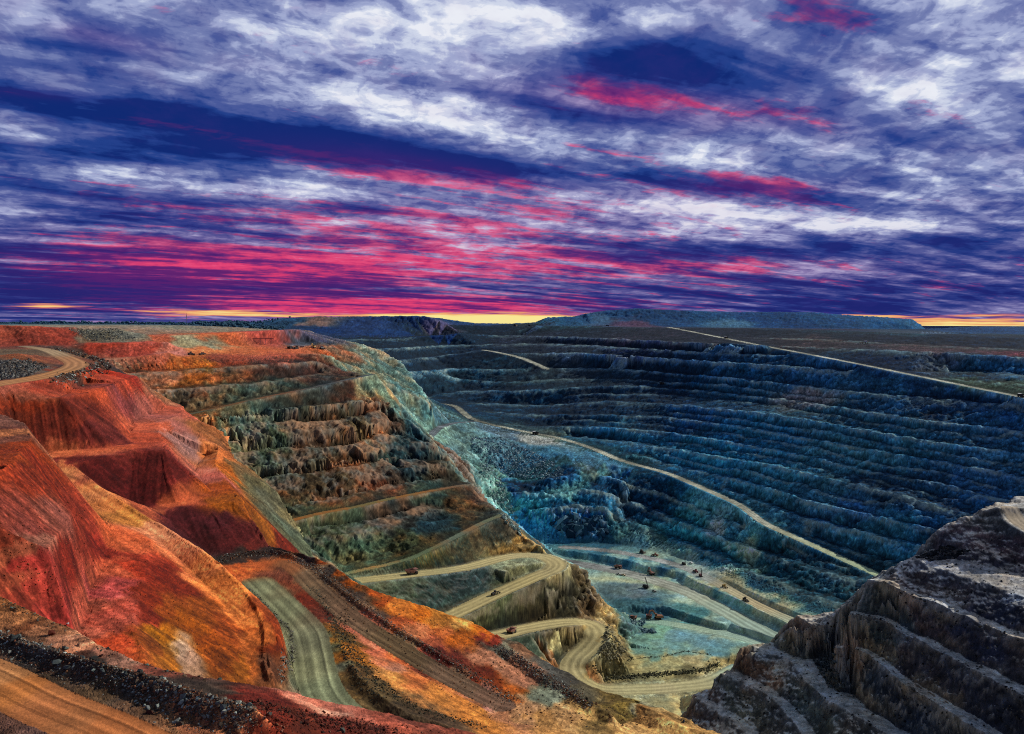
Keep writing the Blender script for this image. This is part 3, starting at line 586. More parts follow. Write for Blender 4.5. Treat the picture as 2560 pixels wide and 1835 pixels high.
cps(A, '''300,700:6b2a1c 150,590:8c3418 600,800:5e2420 100,650:74301c 450,620:6f2a1c 750,550:a8504a 680,500:a24a3c 900,600:b4685c 950,720:b5583a 1080,620:a8553f
 870,790:b05034 600,1000:5a1a18 1000,1050:521a18 900,1150:4a1414 500,940:5c1f1a 600,890:b8603f 380,895:b8643f 1130,800:b8857a 1200,880:b88a80 1080,730:a86a60 1330,900:a86030 1400,1000:c06a20
 1450,1100:b85818 1330,780:b07040 1250,690:a86034 1600,1100:6b6a4a 1550,1020:8a7048 1700,1200:6a7058 1530,1200:b06018 1350,1030:a05a50 1280,1000:b06a5a 1100,1190:b05a38 900,1235:b86040
 150,1000:983a20 200,850:b04a1c 100,930:a8481f 230,950:8e3218 80,800:6a4438 60,700:6e4a3e 40,760:a06a48 120,720:6a4034 400,1000:c07a48 600,1150:c07a48
 250,140:8a3e30 100,120:84402f 400,150:8a3a2c 600,140:6a6a58 800,150:686c60 1000,105:8a7a68 1300,100:80786a 600,105:7a7064 1000,165:a85a40 1400,150:c0663f 1700,140:b8564a 1150,190:9a9a78 1280,200:8a9078
 1300,240:c47a4a 1500,245:b86840 1800,250:b5623f 600,230:9a3a28 850,240:a0483a 1040,220:c07868 900,290:a05a44 750,320:a07058 1150,310:a8622f 1400,310:8a4634 1700,310:9a5040 1250,335:b06a28
 1000,430:9a7058 1200,420:8a5a28 1350,400:96603a 950,480:a87858 850,350:8a4c30 1500,400:6a4c34 300,310:7a4a38 200,300:74482f 100,380:5a5248 60,250:5a5040 40,330:56504a 350,390:54423a 600,350:3a3230 500,250:3e3430 420,400:40362f
 560,420:b04a2a 680,390:8a2a14 700,430:b04830 480,500:a84a2c 800,400:963020 100,490:a85a44 300,480:8a3a28 200,540:8a4a34
 1700,380:4a3028 1950,370:4a3430 1400,470:4e5a4c 1700,460:465248 1250,520:6a4a34 1300,590:6a5c44 1600,690:445650 1450,640:4a584c 1900,620:3a3a30 2000,650:54402f 1600,860:4a5a48 2000,860:504030 1700,780:50543c 1500,850:56604c 2100,480:44484a 1900,540:4a4438''')
cps(B, '''1650,150:b06a20 1600,60:a86020 1850,200:6a7a60 1800,100:7a7a58 1900,260:66785f 1300,180:44181c 1500,250:4e1c1e 1200,130:481a1e 1600,270:58221e 1800,300:7a2a18 2000,380:a04a18 2150,470:b8601c
 1500,335:2e2826 1700,315:302826 1500,430:c0622f 1600,400:b05828 1750,380:a05a30 1650,600:7d8a6a 1800,760:788468 1900,900:7a8468 1950,1100:84906e 2000,1230:7f9070 1850,1150:78866a 1900,620:6a2a18 2050,720:5a2a1c 1750,520:6a3a28
 2060,900:4a5440 2100,1050:50584a 2150,850:8a5a20 2200,950:a06018 2200,1150:463a20 2000,450:6a5a44 2100,520:66543e 2250,640:6a5844 1900,400:3a302c 2100,480:33302e
 200,150:a8503f 100,120:a04a38 400,350:8a2c1c 300,500:9c3a30 200,400:903028 100,500:a05038 600,300:8e2e20 500,150:963824 60,330:a4583c 30,200:984028 230,265:b07058 350,130:a86050 400,650:a03a34 300,650:983a30 150,620:9a4030
 800,250:c8643a 700,430:b85a3c 600,650:b05a44 560,850:c06850 740,700:9a4434 730,900:c8502a 780,560:a04440 850,400:a03820 680,780:9a4836
 1000,450:8a2a14 1050,650:a8541c 1200,800:a85a14 1000,850:b06a14 1400,1000:a05018 1200,1000:c8a080 1150,930:d4b494 1180,1060:c8a07c 1050,1000:b87020 1450,800:9a4a1a 1500,1080:b86a20 900,700:862c18 950,600:8a3014 1100,520:8a3018 1300,700:a0541c 1300,900:a85414 930,900:a85820
 700,60:c07840 830,100:a06a30 1050,200:c88058 1200,330:c0714a 1400,560:c8763a 1520,750:c8783c 1600,1060:b0602a 1640,850:a05a28 1300,420:c07444 1750,900:8a3a14 1720,800:8a3c18 1700,1050:7a5038 1680,700:9a4a20
 100,660:9c6a40 300,780:a8704a 200,730:a06a40 500,920:b07858 850,1020:c09078 1000,1070:8a5040 700,950:b88068 300,930:3a342f 900,1100:352f2a 1350,1230:38322c 600,1010:3a302a 100,850:4a3a2e 150,820:6a3c20 500,990:4a2e22 1100,1150:38302a
 1600,1250:5a2016 1700,1330:7a2e1e 2000,1250:c08070 2100,1300:b8705c 1900,1400:5e2a1c 1450,1360:c08058 1200,1330:a86848 600,1230:4a3a28 900,1330:5a4432 1100,1420:8a6648 1300,1440:8a5a40 300,1120:4a3c2c 100,1400:5a4238 250,1460:54403a''')
cps(C, '''250,800:b8705a 330,880:c07a5e 400,960:c87050 500,1000:c86a38 700,1200:d08a40 900,1300:c88038 600,1150:c0703a 500,1060:d09070 850,1170:c07a44 1000,1350:c8863c 450,1120:d09048
 700,985:4a1c18 850,1040:501e14 1000,1130:6a2a18 1200,1230:a8561c 1100,1180:883c14 350,600:9a4a18 450,680:c87a30 600,720:c46e1e 900,780:d8a050 750,700:c88838 800,850:b0602f 900,870:b86018 1000,830:c06818 1060,880:7e2c1c 700,900:a85a3c 600,830:c07a50 500,780:a8562c 200,520:a85a1c 250,600:4a4440 150,540:453c38 350,730:48403c
 1150,1050:c08a68 1250,1100:b88060 1050,990:b07858 1400,1220:7e8468 1480,1210:80866c 1300,1330:c09060 1500,1330:c89a60 1600,1100:b07a50 1450,1000:a06840 1300,940:8a6a50 1150,1300:b88a70 1050,1280:a87868 1200,1390:b88058 1400,1420:b8884c 1600,1280:c09858
 1900,1280:6a5a28 2050,1320:7a5a30 2100,1420:c8a060 1950,1440:c0985c 1180,930:6a7060 1100,930:505448 1500,1130:4a4a42 1420,1060:50524a 1650,1220:55523e 1750,1290:66542c
 250,1100:4e3c22 180,950:8a5a20 160,880:5a4a24 400,1280:3e3420 700,1380:4a3a28 550,1330:4a3f2c 330,1230:443a24 200,700:6e5a46 500,900:66583f 900,1120:6b5a48 100,1330:d0a088 250,1370:b86a54 400,1400:a0523c 100,1430:5a241c 700,1440:8a4a38 300,1440:5a2a22
 100,170:4a4f38 500,100:34302a 700,120:24404a 250,300:5a6a50 600,300:4f4c30 950,250:4a4a3a 1200,170:4a4a40 500,560:3e4e40 900,520:2e4448 1100,650:3a4430 1400,600:34362a 1600,600:3c3c2e 1650,480:4a4430 1250,290:8a7040 750,560:2c4446 1000,700:40442f 1700,700:5a4a34
 1420,395:a8a480 1250,410:7a8468 1800,760:b09a68 1850,880:8a8460 1900,970:857c58 1750,960:6a6a50 1900,1130:6a684c 2000,1050:a8a478 2200,1020:a8a478 2150,1280:9a9a78 2000,1280:9a9a74 1480,925:a09a70 1350,920:34463e 1450,840:4a4430 1480,1000:3f4638
 1700,400:7aa0a0 2000,450:8aaaa0 2000,800:4a7078 2050,950:6a9894 1400,290:40565a''')
cps(FF, '''600,450:a0b09a 400,430:9ab0a0 1000,480:a0b49a 700,650:5a7080 500,580:506a74 1000,700:5a7c84 1200,600:9ab8b0 1450,720:a0bcac 1700,850:96b4a8 2100,1050:80a8a8 600,890:3a6470 1000,1150:7ab0a0 800,1080:7eac98 1500,1250:6a98a8 1200,1300:74a0a0 800,220:8aa8a0 500,200:7a9ca0 1100,250:86a8a4 1600,470:a8c0c0 1400,380:9ab4b0 1800,590:b0b090 2100,690:b8b494 2250,780:b4b090
 1300,1080:6a9090 1600,1120:86a098 1400,990:34606c 900,880:2c5468 1900,1150:84a8a0 1150,350:2a5470 600,280:1e4a66 1800,680:2c5264 300,180:2a5a74 700,350:3f6a7c 300,340:86a8a8 1250,520:6a9098 2000,850:5a8488 1500,620:a0b8a4 700,100:4a7484 300,60:24506c 1900,1000:8ab0b0''')
cps(Q, '''100,880:6a98a8 300,950:5a8898 50,1030:a8a478 200,1000:b0a880 150,1100:6a684c 400,1060:a09468 150,1290:a09a78
 700,350:143f5c 1000,400:163a58 300,320:12405e 600,530:1c4660 200,200:12405e 900,560:1a4660 500,200:1c4464 1200,440:1a3e58 1500,250:12385c 1200,200:143a5c 330,200:607088 540,300:58686c
 2000,400:2a2426 1700,420:4a3c3a 1620,590:6a5a48 1500,620:4a3a30 2000,850:0e0e22 1700,800:3a2c24 1400,850:24302e 1500,950:3a302c 1900,1100:0c0c1c 950,750:8a7a60 900,850:4a3c30 1000,900:1f2426 600,1080:6a5038 700,950:5e5e50 850,1060:7a7460 1000,1080:4a5058 1200,1270:8a7a60
 1150,1000:5a4430 1300,1100:1c2428 900,1250:3c443c 450,1230:4a4c40 700,1300:3a3a34 250,1270:4c3c2c 1500,1250:10161e 2100,1300:1a1614 1300,560:3a4440 1400,440:6a6850 2100,150:3c3c34 1800,330:40342f 2000,260:4a3a38 2200,300:3c2c2a 1650,320:2e3232 2100,600:1c1616 2200,750:0c0c18 1150,760:3c3c36 1250,800:2c3634 1600,1050:241e1e 1750,930:40382f 1350,960:70664e 1600,1200:5c5444 1750,700:60543f 2150,860:4a4238 1950,1080:4a463c 600,1250:54503f 1300,1420:3a3830''')
cps(M, '''150,560:4e2e20 100,740:54402a 300,880:6a4c30 150,950:54422e 500,980:1e3a40 200,1060:6a4a2e 400,1130:5a3c2c 650,1060:1f343a 750,1060:5a4430 200,1200:6a4a30 700,1260:2f4a48 900,1280:5a4a30 450,780:4e3a2c 350,700:483426 600,880:203a40 850,1000:5a4030 1000,1260:4a3a30
 200,440:7a8a78 400,480:7e9484 300,580:8a8f70 550,560:6a8a84 600,660:6f9088 500,720:5f7f78 100,330:b0785a 30,340:c07048 750,720:4a7078 300,330:8a9484 450,380:6a8480 600,800:4a6a6c 650,900:3a5a60 850,1050:5a7470
 1000,950:5a8080 1250,950:3a5f70 1000,1050:5f8a84 1150,1250:6a9488 1400,1000:2f5a70 900,850:5a7a78 700,830:7aa090 1100,900:4f7680 900,950:6a8a84 1300,1060:2f5c70 1200,850:5a7484 1350,890:8a8f8a
 700,350:0f3a66 900,300:14406e 600,260:143e68 400,230:1e426a 500,160:1c3a5a 250,180:2a4468 1000,600:12406a 1100,480:205074 1400,420:4a5a70 1600,360:3a4a6a 1250,250:3a3f60 1500,300:303c60 2000,240:50405a 1900,330:24305a 1400,500:52687a 1250,470:3f607c 1800,420:1c3a62 1800,520:24466a 1650,450:4a5a74 1300,620:0f3c68 1700,640:0f3a66 2100,560:0f3660 1500,720:0e3862 2000,720:10385f 1900,850:0f3a62 1000,200:183a60
 1500,1150:0c3a66 1800,1150:0c3c68 1600,1300:0c3c66 1300,1180:0c3a62 1550,1200:4a8098 1750,1080:5a7078 1800,1040:3a6c84 1950,1200:0e3a62 1400,1330:1a4f74''')
cps(R, '''300,260:4a4058 900,250:6a4a50 1600,300:6a4a58 2150,340:7a3048 1900,310:604050 1300,230:20284c 1900,260:0e2a50 2200,280:0c2a4c 500,200:3a3450 500,430:0c3058 1500,400:10305a 1700,440:3a4a6a 400,620:12365c 1000,700:183a58 1500,850:143858 2000,850:123256 1200,1000:1a3e5c 2000,1000:16365a 500,850:0f3a64 300,1000:104068 1000,1250:183a58 1500,1200:163658 1800,1350:0c2a50 2100,1150:12305a 2000,520:48584f 1900,470:183a58 2150,420:12345a 2100,720:10305a 300,350:12305a 900,500:0f3058 900,620:4a4a5c 200,740:10386a 1400,620:14365a 1700,620:14345a 700,1100:143c5e 1100,1330:122f58''')
cps(W4, '''1600,150:24485a 1400,110:2c5468 1900,140:9a7058 1800,180:24405a 1000,130:1e4468 600,130:1e4a70 200,145:1e4a6a 300,200:80806c 700,200:807460 2000,250:1a3c64 1850,270:4a5070 1800,380:404c5a''')
cps(lambda x, y: (974.5 + .2344 * x, 673.3 + .2344 * y), '''200,220:163c60 400,240:143a60 1100,160:2c6478 1300,150:265a74 1700,100:1e4a68 2000,90:1c4664 1480,150:4a6a7c 1830,190:6a4a58 600,190:2a5070 900,190:4a5a68 2200,160:225070 100,230:6a5a70''')
cps(lambda x, y: (1506 + .2344 * x, 691 + .2344 * y), '''300,50:235674 600,80:1f5076 1000,70:1c4c70 1400,90:225676 1900,100:226080 2100,120:2a6a84 500,120:5a8490 1700,190:2f5a74 2000,200:34647e 1200,160:5a4a5c 800,170:3a4460''')
cps(lambda x, y: (2002 + .1417 * x, 691 + .1417 * y), '''600,310:24587a 1200,300:1c4e70 1700,330:1f5274 400,320:7a8a90 1000,460:08284e 1600,480:082a4e''')
# roads
cps(FF, '100,300:b0bca8 600,400:b4c0ac 1000,510:b8c4b0 1400,650:b4c4b4 1800,850:a8c0b4 2200,1080:9cb8b0 900,1010:8ab0a4 1500,1090:98b4a4 1950,1180:98b8b0 600,170:8cacac 1000,250:98b4b0 1500,440:b4c8c4 1850,600:bcb898 2200,780:c0b898', CPR)
cps(A, '300,250:a89878 430,310:b58a60 200,420:b58858 50,440:b08458', CPR)
cps(A, '1700,440:8a6a4a 1500,550:7a6850 2050,435:a07048', CPR)
cps(M, '200,1295:9a7848 600,1230:90784c 900,1170:9a7c58 20,1338:967444 1000,770:7a9aa0 1120,795:84a09c 1500,870:84a4a0 1750,945:88a8a0 2000,1040:6a98a8 850,670:6a94a0 1180,360:7a98a4 1300,390:88a0a0 730,850:a8a880 800,785:90a898', CPR)
cps(C, '300,500:a89a68 600,462:aa9c6c 1000,415:b0a272 1300,350:b4a678 1450,420:b0a070 1300,510:aa9a68 1100,595:a89868 900,700:a89868 650,330:7a7a58 850,230:86826a 1250,820:b0a070 1500,785:b0a272 1730,860:a89a6c 1600,1040:aca074 1700,1160:aa9e70 2000,1190:aca478 2200,1180:b0a67c', CPR)
cps(Q, '100,1170:b0a87c 560,80:9ab0a0 640,160:a0ac90 900,280:8ea094 1200,410:869a90 2220,60:b8a890 2200,110:a89880 2245,120:b0a088', CPR)
cps(R, '300,225:b0a49a 700,300:a89c98 1100,378:a8a090 1500,455:b0a090 1700,500:b8ac90 2000,560:c4b494 2200,600:c8b898', CPR)
cps(B, '1600,430:b86030 1800,430:90603c 2000,450:6a5a44 2200,590:6a5844 1620,560:7d8a6a 1750,700:7d8a6a 1900,900:7a8468 1950,1050:84906e 2000,1230:7f9070', CPR)
cps(B, '100,1080:c8905a 400,1200:b87a48 300,1300:b87848 700,1380:b07040 100,1200:b8783f 60,1010:c08a58 500,1400:a87044', CPR)
cps(C, '200,690:6e5a46 500,900:66583f 900,1120:6b5a48 1100,1230:7a6250', CPR)
log('colour points', len(CPS), len(CPR))
def spread(lst, x, y, z, power=6.5):
    pos = np.array([c[0] for c in lst], np.float32); col = np.array([c[1] for c in lst], np.float32)
    lc = np.log(col)
    sh = x.shape; x = x.ravel().astype(np.float32); y = y.ravel().astype(np.float32); z = z.ravel().astype(np.float32)
    out = np.empty((x.size, 3), np.float32)
    iy = 1.0 / pos[:, 1] ** 2
    for s in range(0, x.size, 40000):
        e = s + 40000
        d = ((x[s:e, None] - pos[None, :, 0]) ** 2 + (.6 * (y[s:e, None] - pos[None, :, 1])) ** 2 + (1.7 * (z[s:e, None] - pos[None, :, 2])) ** 2) * iy[None]
        w = (d + 1e-6) ** (-power / 2)
        out[s:e] = (w @ lc) / w.sum(1, keepdims=True)
    return np.exp(out).reshape(sh + (3,))
SUB = 2
ci = np.arange(0, NC, SUB); ri = np.arange(0, NV, SUB)
xs, ys, zs = GX[np.ix_(ci, ri)], GY[np.ix_(ci, ri)], GZ[np.ix_(ci, ri)]
j = ys * .02
xs2 = xs + j * fbm2(xs / ys * 100, np.log(ys) * 100, 3, 4, .65); ys2 = ys + 1.6 * j * fbm2(xs / ys * 100 + 50, np.log(ys) * 100, 3, 4, .65); zs2 = zs + .6 * j * fbm2(xs / ys * 100, np.log(ys) * 100 + 70, 2, 4, .65)
def up(t):
    t = np.repeat(np.repeat(t, SUB, 0), SUB, 1)[:NC, :NV]
    r = t.copy(); r[1:-1] = (t[:-2] + 2 * t[1:-1] + t[2:]) / 4; q = r.copy(); q[:, 1:-1] = (r[:, :-2] + 2 * r[:, 1:-1] + r[:, 2:]) / 4
    return q
COL = up(spread(CPS, xs2, ys2, zs2))
m = rdi >= 0
COLR = spread(CPR, GX[m][:, None], GY[m][:, None], GZ[m][:, None], 4.0)[:, 0]
log('colour spread')
# normals of the shaped ground
def cross_n(X, Y, Zz):
    ax, bx = np.gradient(X); ay, by = np.gradient(Y); az_, bz = np.gradient(Zz)
    nx = ay * bz - az_ * by; ny = az_ * bx - ax * bz; nz = ax * by - ay * bx
    l = np.sqrt(nx * nx + ny * ny + nz * nz) + 1e-12
    return nx / l, ny / l, nz / l
nx, ny, nz = cross_n(GX, GY, GZ)
Zn = ZI
def zmask(*names):
    r = np.zeros(zone.shape, bool)
    for n in names: r |= zone == ZI[n]
    return r.astype(np.float32)
rocky = zmask('west_wall', 'switchback_spur', 'east_wall', 'rock_buttress', 'rubble_slope')
soil = zmask('red_slope', 'near_platform', 'upper_ground')
flat = np.clip((nz - .80) / .14, 0, 1)
g1 = fbm3(GX, GY, GZ, 26, 3, .6); g2 = fbm3(GX + 40, GY, GZ, 5.0, 3, .7); g3 = rng.random(GX.shape, dtype=np.float32) - .5
nearf = np.clip((620 - GY) / 380, 0, 1)
g4 = fbm3(GX, GY, GZ, 1.3, 3, .8) * nearf + fbm3(GX, GY, GZ, 2.6, 2, .8) * (1 - nearf)
vein = fbm3(GX, GY, GZ, 11, 3, .6, .35)
strata = n2(GZ / 4.2 + .8 * g1, GX * 0 + 5.5) + .7 * n2(GZ / 1.7 + .8 * g1, GX / 150)
mul = np.exp(rocky * (.55 * g1 + .90 * g2 + .95 * g3 + .70 * g4 + .5 * vein * steep + .55 * strata * steep) + soil * (.34 * g1 + .50 * g2 + .62 * g3 + .85 * g4 + steep * (.95 * streak - .30) + .22 * flat)
             + (1 - rocky - soil) * (.42 * g1 + .50 * g2 + .40 * g3 + .5 * g4))
acr = GX * .71 + GY * .70 + 1.5 * g1; alo = GX * .70 - GY * .71
bandn = n2(acr / 2.6, alo / 50) + .8 * n2(acr / .9 + 40, alo / 26) + .5 * n2(acr / .35 + 9, alo / 12)
mul *= np.exp(soil * (1 - steep) * .75 * bandn * np.clip((420 - GY) / 120, 0, 1))
COL *= mul[..., None]
# edge highlights and crevice shade painted into the colour, by curvature
def boxb(t, k):
    c = np.cumsum(np.pad(t, ((k + 1, k), (0, 0)), mode='edge'), axis=0); t = (c[2 * k + 1:] - c[:-2 * k - 1]) / (2 * k + 1)
    c = np.cumsum(np.pad(t, ((0, 0), (k + 1, k)), mode='edge'), axis=1); return (c[:, 2 * k + 1:] - c[:, :-2 * k - 1]) / (2 * k + 1)
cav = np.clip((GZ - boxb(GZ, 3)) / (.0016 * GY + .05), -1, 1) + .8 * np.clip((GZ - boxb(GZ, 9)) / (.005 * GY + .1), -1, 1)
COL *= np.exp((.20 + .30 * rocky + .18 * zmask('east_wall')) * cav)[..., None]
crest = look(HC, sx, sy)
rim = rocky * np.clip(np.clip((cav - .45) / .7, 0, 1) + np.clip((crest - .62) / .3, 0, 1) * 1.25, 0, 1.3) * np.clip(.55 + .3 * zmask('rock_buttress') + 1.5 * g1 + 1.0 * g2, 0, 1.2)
COL = COL * (1 - .55 * rim[..., None]) + .55 * rim[..., None] * (lin('a8a498') * .8 * (1 - zmask('east_wall')[..., None]) + zmask('east_wall')[..., None] * lin('93a9b4'))  # pale dusty crest rims, painting in the sunlit bench edge
# dust lying on the flats of the rock walls
def dust(names, h, k):
    global COL
    d = lin(h) * .9; mk = (zmask(*names) * flat * k)[..., None]
    COL = COL * (1 - mk) + mk * (d * .6 + COL * .6) * np.exp(.35 * g2)[..., None]
em_ = zmask('east_wall'); fl_ = em_ * flat; COL *= (1 - em_ * (.22 + .50 * flat * np.clip(.75 - .8 * cav, 0, 1)))[..., None]; COL *= 1 - fl_[..., None] * np.array([.34, .12, -.05])  # east wall benches darkened and blued: shade painted on flats and toes
dust(['switchback_spur'], 'a08c66', .3); COL *= 1 - (zmask('west_wall') * flat * np.clip(.7 - .6 * cav, 0, 1) * .42)[..., None]  # dust on the spur; shade painted onto the west wall's flats and hollows
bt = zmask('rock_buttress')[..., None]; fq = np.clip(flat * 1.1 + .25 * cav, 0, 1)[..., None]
COL = COL * (1 - bt * .75) + bt * .75 * (fq ** 1.3 * np.array([.62, .57, .48]) + (1 - fq ** 1.3) * np.array([.026, .034, .052])) * np.exp(.9 * g2 + .45 * g3 + .4 * g4 + .6 * g1)[..., None]  # buttress flats painted pale as if sunlit, faces dark as if shaded
# small hue drift so no patch is one colour
hue = fbm3(GX - 90, GY + 40, GZ, 17, 3, .6)
COL[..., 0] *= np.exp(.22 * hue); COL[..., 2] *= np.exp(-.26 * hue)
# wheel tracks on the roads
ty = tt[m]; al = fbm2(GX[m], GY[m], 30, 3) 
trk = .22 * np.cos(ty * 11 + 2.2 * al) + .28 * n2(ty * 7 + 30 + .6 * al, GY[m] / 60 + GX[m] / 60) + .12 * g3[m] + .18 * g2[m] - .35 * np.clip(np.abs(ty) - .78, 0, 1) / .22 * .6
dirt = np.isin(rdi[m], [k for k, n_ in enumerate(ROADS) if n_ == 'dirt_track']) | (GY[m] < 130)
trk = trk + dirt * (.55 * n2(ty * 9 + 60 + .8 * al, GY[m] / 40) + .35 * g2[m] + .3 * g3[m] - .5 * (np.abs(np.abs(ty + .12 * al) - .45) < .06))
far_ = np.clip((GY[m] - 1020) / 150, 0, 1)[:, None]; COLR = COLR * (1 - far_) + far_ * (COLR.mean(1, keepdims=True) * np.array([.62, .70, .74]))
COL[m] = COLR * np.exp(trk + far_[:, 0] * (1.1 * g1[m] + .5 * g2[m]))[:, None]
wm = zmask('west_wall')[..., None]; ru = np.clip(.5 + 1.9 * g1 + .9 * vein, 0, 1)[..., None]
COL *= 1 - wm * (1 - (ru * np.array([.92, .60, .42]) + (1 - ru) * np.array([.52, .68, .70])))
COL *= 1 - zmask('hill')[..., None] * np.array([.45, .34, .12])
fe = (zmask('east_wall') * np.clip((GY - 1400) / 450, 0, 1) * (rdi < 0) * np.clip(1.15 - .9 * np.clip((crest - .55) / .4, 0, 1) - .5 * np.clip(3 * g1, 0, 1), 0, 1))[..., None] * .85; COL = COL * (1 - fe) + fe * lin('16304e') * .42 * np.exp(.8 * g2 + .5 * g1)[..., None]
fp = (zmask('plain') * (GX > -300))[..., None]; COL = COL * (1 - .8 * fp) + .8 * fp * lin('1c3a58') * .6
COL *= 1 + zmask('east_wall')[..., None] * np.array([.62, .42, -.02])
COL *= 1 + zmask('pit_floor')[..., None] * np.array([.14, .02, -.12])
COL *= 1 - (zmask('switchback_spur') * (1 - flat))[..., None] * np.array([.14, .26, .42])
COL *= 1 + zmask('west_wall', 'switchback_spur')[..., None] * .22
COL *= (1 - .06 * soil - .08 * zmask('west_wall', 'switchback_spur'))[..., None]
COL *= 1 - soil[..., None] * np.array([.02, .17, .24])
COL = np.clip(COL, .003, .85)
log('colour done')

# ------------------------------------------------------------------ node helpers and materials
def new_mat(name):
    mt = bpy.data.materials.new(name); mt.use_nodes = True
    nt = mt.node_tree; nt.nodes.clear()
    o = nt.nodes.new('ShaderNodeOutputMaterial'); b = nt.nodes.new('ShaderNodeBsdfPrincipled')
    nt.links.new(b.outputs[0], o.inputs[0])
    return mt, nt, b
def ground_mat(name, bump, scale, var=.4):
    mt, nt, b = new_mat(name)
    a = nt.nodes.new('ShaderNodeAttribute'); a.attribute_name = 'Col'
    tc = nt.nodes.new('ShaderNodeNewGeometry')
    n = nt.nodes.new('ShaderNodeTexNoise'); n.inputs['Scale'].default_value = scale; n.inputs['Detail'].default_value = 5; n.inputs['Roughness'].default_value = .7
    nt.links.new(tc.outputs['Position'], n.inputs['Vector'])
    r = nt.nodes.new('ShaderNodeMapRange'); r.inputs[1].default_value = .25; r.inputs[2].default_value = .75; r.inputs[3].default_value = 1 - var; r.inputs[4].default_value = 1 + var
    nt.links.new(n.outputs[0], r.inputs[0])
    mx = nt.nodes.new('ShaderNodeVectorMath'); mx.operation = 'SCALE'
    nt.links.new(a.outputs['Color'], mx.inputs[0]); nt.links.new(r.outputs[0], mx.inputs['Scale'])
    nt.links.new(mx.outputs[0], b.inputs['Base Color'])
    bp = nt.nodes.new('ShaderNodeBump'); bp.inputs['Strength'].default_value = .55; bp.inputs['Distance'].default_value = bump
    nt.links.new(n.outputs[0], bp.inputs['Height']); nt.links.new(bp.outputs[0], b.inputs['Normal'])
    b.inputs['Roughness'].default_value = .95; b.inputs['Specular IOR Level'].default_value = .12
    return mt
M_ROCK = ground_mat('layered rock', .9, .22)
M_SOIL = ground_mat('weathered soil', .25, 1.1)
M_ROAD = ground_mat('packed gravel', .10, .5, .16)
M_TRACK = ground_mat('rutted dirt', .06, 2.4, .34)
M_FLOOR = ground_mat('crushed rock floor', .4, .35)
M_FAR = ground_mat('far dump', 2.5, .05)

# ------------------------------------------------------------------ ground meshes, one per piece of terrain
def link(o):
    scene.collection.objects.link(o); return o
idx = np.arange(NC * NV).reshape(NC, NV)
quads = np.stack([idx[:-1, :-1], idx[1:, :-1], idx[1:, 1:], idx[:-1, 1:]], -1).reshape(-1, 4)
qz = zone[:-1, :-1].ravel(); qr = rdi[:-1, :-1].ravel()
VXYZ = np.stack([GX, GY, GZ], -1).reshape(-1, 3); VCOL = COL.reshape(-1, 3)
def piece(name, sel, mat, label=None):
    q = quads[sel]
    if len(q) == 0: return None
    u, inv = np.unique(q.ravel(), return_inverse=True)
    me = bpy.data.meshes.new(name)
    me.vertices.add(len(u)); me.vertices.foreach_set('co', VXYZ[u].astype(np.float32).ravel())
    me.loops.add(len(inv)); me.loops.foreach_set('vertex_index', inv.astype(np.int32))
    n = len(q); me.polygons.add(n)
    me.polygons.foreach_set('loop_start', (np.arange(n) * 4).astype(np.int32))
    me.polygons.foreach_set('use_smooth', np.ones(n, bool))
    me.update(calc_edges=True)
    at_ = me.color_attributes.new('Col', 'FLOAT_COLOR', 'POINT')
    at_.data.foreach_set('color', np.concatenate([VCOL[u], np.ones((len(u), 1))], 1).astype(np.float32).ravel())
    me.materials.append(mat)
    o = link(bpy.data.objects.new(name, me)); o['kind'] = 'structure'
    if label: o['label'] = label
    return o
NAMES = {'plain': ('ground', M_FAR), 'hill': ('hill', M_FAR), 'upper_ground': ('terrain', M_SOIL), 'red_slope': ('terrain', M_SOIL), 'near_platform': ('ground', M_SOIL),
         'west_wall': ('terrain', M_ROCK), 'switchback_spur': ('terrain', M_ROCK), 'pit_floor': ('ground', M_FLOOR), 'rubble_slope': ('terrain', M_ROCK),
         'east_wall': ('terrain', M_ROCK), 'rock_buttress': ('terrain', M_ROCK)}
for zn, (nm, mt) in NAMES.items():
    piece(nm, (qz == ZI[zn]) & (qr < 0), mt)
for k, nm in enumerate(ROADS):
    piece('road', qr == k, M_TRACK if nm == 'dirt_track' or k == len(ROADS) - 2 else M_ROAD)
me = bpy.data.meshes.new('ground')
fy_ = [3920, 5000, 7000, 10000, 15000, 22000, 29500]; fx_ = np.linspace(-1.1, 1.1, 45)
me.from_pydata([(a_ * y_, y_, -21.5 + (1.5 * math.sin(a_ * 40 + y_) if y_ < 9000 else 0)) for y_ in fy_ for a_ in fx_], [], [(r_ * 45 + c_, r_ * 45 + c_ + 1, r_ * 45 + c_ + 46, r_ * 45 + c_ + 45) for r_ in range(6) for c_ in range(44)])
ca = me.color_attributes.new('Col', 'FLOAT_COLOR', 'POINT')
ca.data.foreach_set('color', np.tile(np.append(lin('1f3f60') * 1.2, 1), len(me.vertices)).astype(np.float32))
me.materials.append(M_FAR); o = link(bpy.data.objects.new('ground', me)); o['kind'] = 'structure'
log('meshes')

